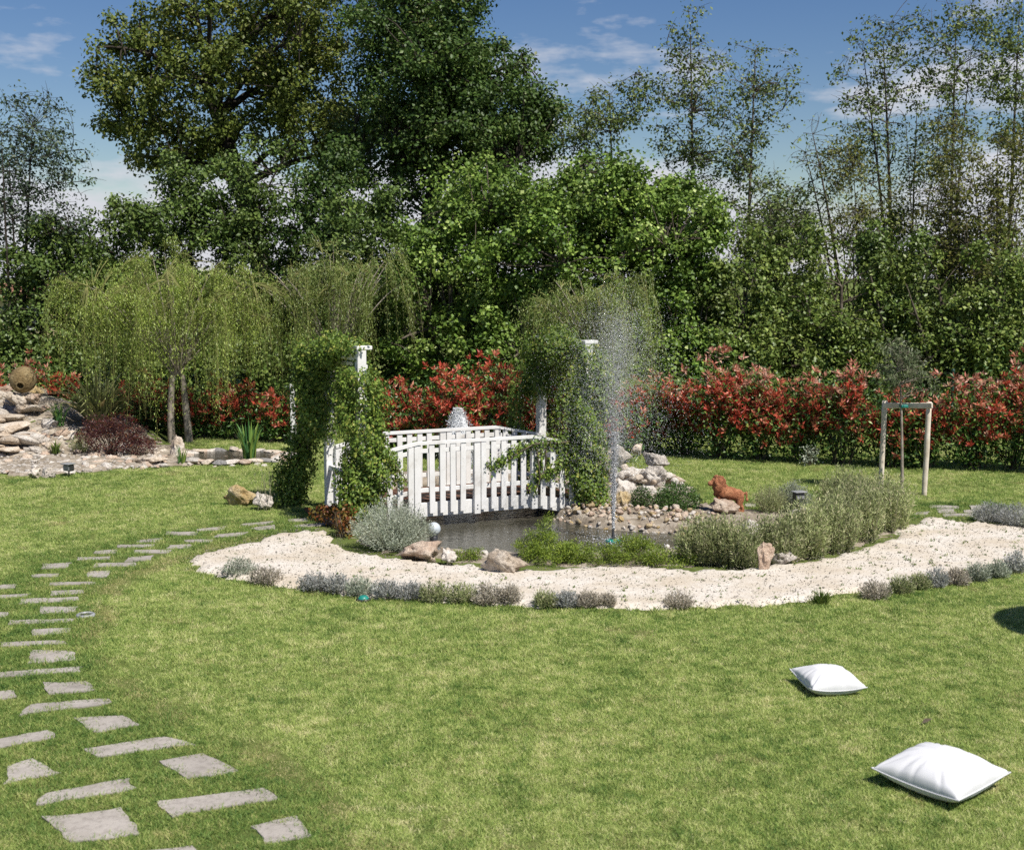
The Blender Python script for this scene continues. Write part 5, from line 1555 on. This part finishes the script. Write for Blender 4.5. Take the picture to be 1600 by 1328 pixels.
# drag slows the fall and lets the breeze carry the finest drops
fall = tt > T
x = sx * tt * (1 + .5 * fall) + .02 * tt + np.where(fall, .10 * (tt - T) * rng.normal(size=n), 0) + rng.normal(size=n) * .008
y = sy * tt * (1 + .5 * fall) + rng.normal(size=n) * .008
ok = z > .02
P = np.stack([x, y, z], 1)[ok]
s = .0022 * rng.lognormal(0, .34, len(P)).clip(.5, 2.4)
o = scatter_solid('spray', P, np.stack([s, s, s * 1.3], 1), M['drop'], ft, .08, base=(TV, TF)); tag(o, kind='stuff')
n = 3600                                              # dense core of the jet
z = .17 + 1.25 * rng.random(n) ** 1.2
r = (.006 + .045 * (z / 1.4) ** 1.3) * np.abs(rng.normal(size=n)) * .8
a = rng.random(n) * 6.283
s = .0045 * rng.lognormal(0, .35, n)
o = scatter_solid('jet', np.stack([r * np.cos(a), r * np.sin(a), z], 1), np.stack([s, s, s * 1.6], 1), M['drop'], ft, .1, base=(TV, TF)); tag(o, kind='stuff')
n = 1500                                              # splashes around the foot and on the water
a = rng.random(n) * 6.283; r = np.abs(rng.normal(size=n)) * .55
s = .004 * rng.lognormal(0, .4, n)
o = scatter_solid('splash', np.stack([r * np.cos(a), r * np.sin(a), np.abs(rng.normal(size=n)) * .03 + .004], 1), np.stack([s, s, s], 1), M['drop'], ft, .1); tag(o, kind='stuff')

bp = at(716, 690, 19.6); 
bb = empty('bubbler_fountain', (bp.x, bp.y, -.10))
tag(bb, 'short foaming white jet bubbling up behind the bridge railing', 'fountain')
top_z = at(716, 645, 19.6).z + .1
prof = [(.24, .0), (.21, .25 * top_z), (.185, .5 * top_z), (.16, .72 * top_z), (.12, .88 * top_z), (.06, .97 * top_z), (.001, top_z)]
tt = np.linspace(0, 1, 26); pr = np.array(prof)
pz = np.interp(tt, np.linspace(0, 1, 7), pr[:, 1]); prr = np.interp(tt, np.linspace(0, 1, 7), pr[:, 0])
V, F = lathe(np.stack([prr, pz], 1), 30)
nn = np.array([mnoise.fractal(Vector((v[0] * 9, v[1] * 9, v[2] * 4)), .8, 2.2, 5) for v in V])
V[:, :2] *= (1 + .28 * nn)[:, None]; V[:, 2] += .05 * nn * (V[:, 2] > .1)
M['foam'] = mat_noise('foam', [(.3, (.50, .53, .55)), (.6, (.78, .80, .82))], 25, 5, .35, .8, 60, .5, .02)
link('foam_column', mesh_np('foam_column', V, F, smooth=True), M['foam'], bb)
n = 4500
z = top_z * rng.random(n) ** .8 * 1.06
r = np.interp(z / top_z, [0, .5, .9, 1.06], [.30, .21, .13, .05]) * (.8 + .35 * np.abs(rng.normal(size=n)))
a = rng.random(n) * 6.283
s = .006 * rng.lognormal(0, .4, n)
o = scatter_solid('spray', np.stack([r * np.cos(a), r * np.sin(a), z], 1), np.stack([s, s, s * 1.2], 1), M['drop'], bb, .1); tag(o, kind='stuff')

# ================================================================== cushions on the grass
def pillow(label, corners_c, size, yaw, thick, tilt, seed):
    """square stuffed cushion with pinched corners, a seam and creases"""
    r_ = np.random.default_rng(seed)
    n = 44
    u = np.linspace(-1, 1, n)
    A, B = np.meshgrid(u, u)
    edge = (1 - A ** 2) * (1 - B ** 2)
    h = np.clip(edge, 0, 1) ** .42
    pin = 1 - .085 * (1 - np.abs(A) ** 3) * np.abs(B) ** 2.2          # edges bow inwards between the corners
    pin2 = 1 - .085 * (1 - np.abs(B) ** 3) * np.abs(A) ** 2.2
    X, Y = A * pin2 * size / 2, B * pin * size / 2
    ang = np.arctan2(B, A)
    rad = np.maximum(np.abs(A), np.abs(B))
    cre = np.zeros_like(A)
    for k in range(18):
        a0 = r_.random() * 6.283; wd = r_.uniform(.035, .09); am = r_.uniform(.25, 1.0)
        da = (ang - a0 + np.pi) % (2 * np.pi) - np.pi
        cre += am * np.exp(-(da / wd) ** 2) * np.clip((rad - .45) / .4, 0, 1) * (1 - rad) ** .5
    lump = np.array([mnoise.noise(Vector((a * 1.6 + seed, b * 1.6, 0))) for a, b in zip(A.ravel(), B.ravel())]).reshape(A.shape)
    lift = .03 * (np.abs(A) * np.abs(B)) ** 2.4 + .012 * rad ** 3      # corners curl up
    top = h * thick * (.78 + .05 * lump) - cre * .085 * size + lift
    bot = np.maximum(-h * thick * .38 + cre * .02 * size + lift, -thick * .30)
    base = thick * .30
    V = np.concatenate([np.stack([X, Y, top + base], -1).reshape(-1, 3), np.stack([X, Y, bot + base], -1).reshape(-1, 3)])
    idx = np.arange(n * n).reshape(n, n)
    q = np.stack([idx[:-1, :-1], idx[:-1, 1:], idx[1:, 1:], idx[1:, :-1]], -1).reshape(-1, 4)
    F = np.concatenate([q, q[:, ::-1] + n * n])
    o = empty('cushion', corners_c, yaw)
    o.rotation_euler = (tilt[0], tilt[1], yaw)
    bm = bmesh.new()
    me0 = mesh_np('cover', V, F)
    bm.from_mesh(me0); bmesh.ops.remove_doubles(bm, verts=bm.verts, dist=.0004)
    link('cover', mesh_bm('cover', bm, True), M['fabric'], o)
    e = np.concatenate([np.stack([X[0], Y[0], lift[0] + base], 1), np.stack([X[:, -1], Y[:, -1], lift[:, -1] + base], 1)[1:], np.stack([X[-1, ::-1], Y[-1, ::-1], lift[-1, ::-1] + base], 1)[1:], np.stack([X[::-1, 0], Y[::-1, 0], lift[::-1, 0] + base], 1)[1:]])
    e[:, :2] *= 1.004
    tube_obj('seam', [(e, np.full(len(e), .0042))], M['fabric'], o, 5)
    tag(o, label, 'cushion', 'cushions on the grass')
p = G(1470, 1232)
pillow('larger white cushion lying cornerwise on the grass', (p.x, p.y + .02, .015), .62, R(40), .215, (R(2), R(-2)), 3)
p = G(1299, 1088)
pillow('smaller white cushion lying on the grass nearer the gravel', (p.x, p.y + .14, .015), .455, R(10), .17, (R(3), R(1)), 8)

# ================================================================== staked sapling
def timber(name, a, b, r, mat, parent, org, n=8, flat_top=True, sides=8):
    a, b = np.array(a[:]) - org, np.array(b[:]) - org
    P = a + (b - a) * np.linspace(0, 1, n)[:, None]
    P[1:-1] += rng.normal(size=(n - 2, 3)) * r * .06
    V, F = tubes([(P, r * (1 + .04 * rng.normal(size=n)))], sides)
    bm = bmesh.new()
    bm.from_mesh(mesh_np(name, V, F, True))
    bmesh.ops.holes_fill(bm, edges=[e for e in bm.edges if e.is_boundary])
    return link(name, mesh_bm(name, bm, True), mat, parent)
b1, b2 = G(1376, 764), G(1444, 775)
st = empty('tree_stake', ((b1.x + b2.x) / 2, (b1.y + b2.y) / 2, 0))
tag(st, 'pale wooden support frame of two stakes and a crossbar round the sapling', 'stake frame')
so_ = np.array(st.location[:])
t1, t2 = at(1380, 626, b1.y), at(1446, 628, b2.y)
t1.x, t2.x = b1.x + .02, b2.x + .02
timber('stake', (b1.x, b1.y, -.15), t1, .042, M['stakewood'], st, so_)
timber('stake', (b2.x, b2.y, -.15), t2, .042, M['stakewood'], st, so_)
c1, c2 = Vector(t1) - Vector((0, .055, .07)), Vector(t2) - Vector((0, .055, .05))
link('crossbar', box_me('crossbar', (0, 0, 0), ((c2 - c1).length + .08, .035, .085), .008, Matrix.Translation((c1 + c2) / 2 - Vector(so_)) @ (c2 - c1).to_track_quat('X', 'Z').to_matrix().to_4x4()), M['stakewood'], st)
tr_b = G(1414, 782); tr_b.y = (b1.y + b2.y) / 2 - .22
tr_b = Vector((at(1412, 700, tr_b.y).x, tr_b.y, 0))
link('tie', box_me('tie', (0, 0, 0), (.11, .13, .045), .01, Matrix.Translation(Vector((tr_b.x, tr_b.y + .08, (c1.z + c2.z) / 2)) - Vector(so_))), M['teal'], st)
sp = tree('sapling', 'young olive like sapling tied between two wooden stakes', 'tree', tr_b, [E(1412, 580, 34, 36, tr_b.y + .1, .3), E(1398, 545, 26, 26, tr_b.y + .1, .25), E(1440, 600, 26, 18, tr_b.y + .1, .25)], 'olive', 'barkpale',
          trunk_top=at(1408, 580, tr_b.y).z, trunk_r=.028, limbs=8, clumps=55, per=44, cr=.17, leaf=.065, aspect=.24, twig_r=.006, spikes=2, lean=(-.1, 0))

# lone post behind the vine, green fence post
a = at(459, 690, 25.0)
pz0 = empty('lone_post', (a.x, a.y, 0))
tag(pz0, 'plain whitish square post standing alone behind the vine arch', 'post')
ht = at(459, 600, 25.0).z
link('shaft', box_me('shaft', (0, 0, ht / 2 - .03), (.10, .10, ht + .06), .006), M['white'], pz0)
link('arm', box_me('arm', (.09, 0, ht - .04), (.12, .03, .03), .004), M['metalgrey'], pz0)
a = at(1485, 690, 24.2)
fpz = empty('fence_post', (a.x, a.y, 0)); tag(fpz, 'thin dark green metal fence post standing behind the hedge', 'fence post')
ht = at(1485, 578, 24.2).z
tube_obj('shaft', [([(0, 0, -.1), (0, 0, ht)], [.03, .03])], M['greenpost'], fpz, 10)
loft_obj('cap', [(.034, ht - .03), (.034, ht + .005), (.02, ht + .02), (.001, ht + .024)], M['greenpost'], fpz, 12)

# ================================================================== garden lights and small fittings
def spotlight(px_, py_, label, yaw, zoff=0.0, s=1.0):
    g = G(px_, py_)
    z = max(0.0, float(ground_z(g.x, g.y))) + zoff
    o = empty('garden_spotlight', (g.x, g.y, z), yaw); o.scale = (s, s, s)
    tag(o, label, 'spotlight', 'garden spotlights')
    link('spike', box_me('spike', (0, 0, .03), (.02, .02, .14), .003), M['metaldark'], o)
    link('housing', box_me('housing', (0, 0, .15), (.17, .10, .11), .015, Matrix.Translation((0, 0, 0)) @ Matrix.Rotation(R(0), 4, 'X')), M['metaldark'], o)
    link('visor', box_me('visor', (0, -.015, .218), (.20, .16, .016), .005), M['metalgrey'], o)
    link('lens', box_me('lens', (0, -.054, .15), (.14, .008, .08), .002), M['metalgrey'], o)
spotlight(1247, 803, 'dark spotlight with shiny visor on the flat pale rock', R(20), .12, .9)
spotlight(108, 745, 'spotlight lying between pale stones at the lawn edge', R(-30))
spotlight(88, 662, 'small spotlight among the iris near the clay jar', R(10), 0, .7)
g = G(678, 848)
o = empty('globe_lamp', (g.x, g.y, 0)); tag(o, 'pale grey globe lamp half hidden by the round grey bush', 'globe lamp')
loft_obj('globe', [(.001, .26)] + [(.085 * math.sin(a), .175 + .085 * math.cos(a)) for a in np.linspace(.12, 2.75, 14)], M['globe'], o, 24)
loft_obj('base', [(.05, 0), (.05, .09), (.035, .10), (.033, .11)], M['metaldark'], o, 16)
g = G(568, 938)
o = empty('sprinkler', (g.x, g.y, 0)); tag(o, 'teal plastic sprinkler cap in the grass by the lavender border', 'sprinkler')
loft_obj('cap', [(.001, .055), (.035, .05), (.055, .03), (.06, .0)], M['teal'], o, 16)
loft_obj('collar', [(.06, .0), (.075, .005), (.075, .02), (.058, .022)], M['metaldark'], o, 16)
g = G(134, 964)
o = empty('ground_light', (g.x, g.y, 0)); tag(o, 'small round metal ground light sunk beside the slab path', 'ground light')
loft_obj('ring', [(.09, .0), (.09, .03), (.075, .038), (.06, .034), (.06, .02)], M['metalgrey'], o, 20)
loft_obj('glass', [(.06, .026), (.03, .03), (.001, .031)], M['metaldark'], o, 20)
g = G(1440, 1136)
o = empty('fallen_leaf', (g.x, g.y, .03)); tag(o, 'single brown fallen leaf on the lawn between the cushions', 'leaf')
V, F = leaf_VF(np.array([[0, 0, 0.]]), np.array([[.9, .2, .35]]), np.array([[0, -.3, 1.]]), .09, .5, .5)
link('blade', mesh_np('blade', V, F), M['stem'], o)

# ================================================================== terracotta lion
def blob_mesh(name, parts, voxel, mat, parent):
    """ellipsoids fused into one continuous skin"""
    bm = bmesh.new()
    for c, r, rot in parts:
        q = bmesh.ops.create_icosphere(bm, subdivisions=3, radius=1.0)
        Mx = Matrix.Translation(c) @ Matrix.Rotation(rot, 4, 'Y') @ Matrix.Diagonal((*r, 1))
        bmesh.ops.transform(bm, matrix=Mx, verts=q['verts'])
    me = mesh_bm(name, bm)
    o = link(name, me, mat, parent)
    m = o.modifiers.new('fuse', 'REMESH'); m.mode = 'VOXEL'; m.voxel_size = voxel; m.use_smooth_shade = True
    m2 = o.modifiers.new('smooth', 'SMOOTH'); m2.iterations = 2
    return o
lg = G(1142, 806)
lion = empty('lion_statue', (lg.x, lg.y + .28, 0))
lion.scale = (1.12, 1.12, 1.12)
tag(lion, 'terracotta lion statue with shaggy mane behind the pink boulder', 'statue')
blob_mesh('body', [((.02, 0, .24), (.15, .085, .085), R(12)), ((-.08, 0, .27), (.095, .09, .115), 0), ((.13, 0, .21), (.07, .075, .085), 0), ((-.15, 0, .385), (.065, .06, .065), 0), ((-.215, 0, .365), (.042, .042, .036), R(-10)),
                   ((-.12, -.045, .12), (.026, .026, .13), 0), ((-.12, .045, .12), (.026, .026, .13), 0), ((-.14, -.045, .015), (.04, .028, .02), 0), ((-.14, .045, .015), (.04, .028, .02), 0),
                   ((.15, -.05, .15), (.04, .032, .09), R(20)), ((.15, .05, .15), (.04, .032, .09), R(20)), ((.175, -.05, .06), (.022, .022, .07), R(-12)), ((.175, .05, .06), (.022, .022, .07), R(-12)), ((.155, -.05, .015), (.04, .026, .018), 0), ((.155, .05, .015), (.04, .026, .018), 0),
                   ((.205, 0, .24), (.04, .014, .014), R(-20)), ((.235, 0, .22), (.015, .014, .05), 0), ((.24, 0, .16), (.02, .018, .028), 0)], .010, M['terracotta'], lion)
mane = []
for k in range(70):
    d = rdir(1)[0]
    if d[0] < -.55: continue
    c = Vector((-.12 + d[0] * .085, d[1] * .088, .355 + d[2] * .115 - .02))
    mane.append((c, (.024, .02, .034), rng.normal() * .5))
blob_mesh('mane', mane + [((-.115, 0, .34), (.085, .085, .11), 0)], .009, M['terracotta'], lion)

# ================================================================== far things beyond the trees
hs = empty('far_house', (at(38, 450, 60).x, 60, 0))
tag(hs, 'cream house wall glimpsed far off beyond the slender blue green tree', 'house')
M['cream'] = mat_noise('cream_render', [(.3, (.50, .40, .24)), (.7, (.60, .50, .32))], 2, 4, .9, .1, 20)
M['tile'] = mat_noise('roof_tile', [(.3, (.22, .10, .06)), (.7, (.34, .17, .11))], 4, 4, .85, .4, 12)
M['pane'] = mat_noise('dark_glass', [(.3, (.03, .035, .04)), (.7, (.05, .055, .06))], 3, 2, .1, 0, spec=.6)
link('wall', box_me('wall', (0, 3, 1.15), (9, 6, 2.3), .02), M['cream'], hs)
bm = bmesh.new()
for x in (-4.9, 4.9):
    pass
vv = [bm.verts.new(q) for q in ((-4.9, -.4, 2.28), (4.9, -.4, 2.28), (4.9, 6.4, 2.28), (-4.9, 6.4, 2.28), (-3.4, 3, 2.9), (3.4, 3, 2.9))]
for f in ((0, 1, 5, 4), (1, 2, 5), (2, 3, 4, 5), (3, 0, 4), (3, 2, 1, 0)): bm.faces.new([vv[i] for i in f])
link('roof', mesh_bm('roof', bm), M['tile'], hs)
for x in (-2.6, 0.2, 2.8):
    w_ = link('window', box_me('window', (x, -.02, 1.3), (1.1, .08, 1.1), .01), M['white'], hs)
    link('pane', box_me('pane', (x, -.065, 1.3), (.9, .02, .9), .004), M['pane'], w_)
pp = G(1565, 473)
per = empty('person', (pp.x, pp.y, 0))
tag(per, 'tiny distant person in pale clothes standing in the field', 'person')
M['shirt'] = mat_noise('pale_cloth', [(.3, (.55, .50, .46)), (.7, (.68, .63, .60))], 9, 3, .85, 0)
M['skin'] = mat_noise('skin', [(.3, (.40, .24, .17)), (.7, (.48, .30, .22))], 9, 3, .6, 0)
def skin_fig():
    J = {'pel': ((0, 0, .92), .15), 'waist': ((0, 0, 1.1), .14), 'chest': ((0, 0, 1.34), .17), 'neck': ((0, 0, 1.5), .06), 'head': ((0, -.01, 1.62), .095), 'crown': ((0, -.01, 1.72), .08)}
    for s, k in ((-1, 'l'), (1, 'r')):
        J[k + 'sh'] = ((s * .19, 0, 1.42), .065); J[k + 'el'] = ((s * .26, .02, 1.14), .048); J[k + 'wr'] = ((s * .24, -.08, .92), .035); J[k + 'ha'] = ((s * .24, -.10, .83), .04)
        J[k + 'hip'] = ((s * .09, 0, .86), .10); J[k + 'kn'] = ((s * .11, -.02, .48), .065); J[k + 'an'] = ((s * .11, 0, .09), .045); J[k + 'toe'] = ((s * .12, -.16, .03), .035)
    ks = list(J)
    E_ = [('pel', 'waist'), ('waist', 'chest'), ('chest', 'neck'), ('neck', 'head'), ('head', 'crown')]
    for k in 'lr': E_ += [('chest', k + 'sh'), (k + 'sh', k + 'el'), (k + 'el', k + 'wr'), (k + 'wr', k + 'ha'), ('pel', k + 'hip'), (k + 'hip', k + 'kn'), (k + 'kn', k + 'an'), (k + 'an', k + 'toe')]
    me = bpy.data.meshes.new('body')
    me.from_pydata([J[k][0] for k in ks], [(ks.index(a), ks.index(b)) for a, b in E_], [])
    o = link('body', me, M['shirt'], per)
    o.modifiers.new('skin', 'SKIN'); s2 = o.modifiers.new('sub', 'SUBSURF'); s2.levels = s2.render_levels = 1
    for i, k in enumerate(ks):
        me.skin_vertices[0].data[i].radius = (J[k][1], J[k][1])
    me.skin_vertices[0].data[0].use_root = True
skin_fig()

# parasol added out of view at the right to cast the lawn's round shadow
sc_ = G(1600, 976)
h_ = 2.3
px0 = sc_.x + .42 + SUN.x / SUN.z * h_; py0 = sc_.y + SUN.y / SUN.z * h_
para = empty('shadow_parasol', (px0, py0, 0))
tag(para, 'white parasol added out of view to cast the round shadow on the grass', 'parasol')
tube_obj('pole', [([(0, 0, 0), (0, 0, 2.5)], [.02, .02])], M['stakewood'], para, 10)
loft_obj('canopy', [(.001, 2.55), (.3, 2.50), (.62, 2.36), (.70, 2.28), (.69, 2.275), (.3, 2.48), (.001, 2.53)], M['fabric'], para, 20)
loft_obj('foot', [(.001, .07), (.05, .07), (.22, .05), (.24, .0), (.001, 0)], M['metaldark'], para, 24)
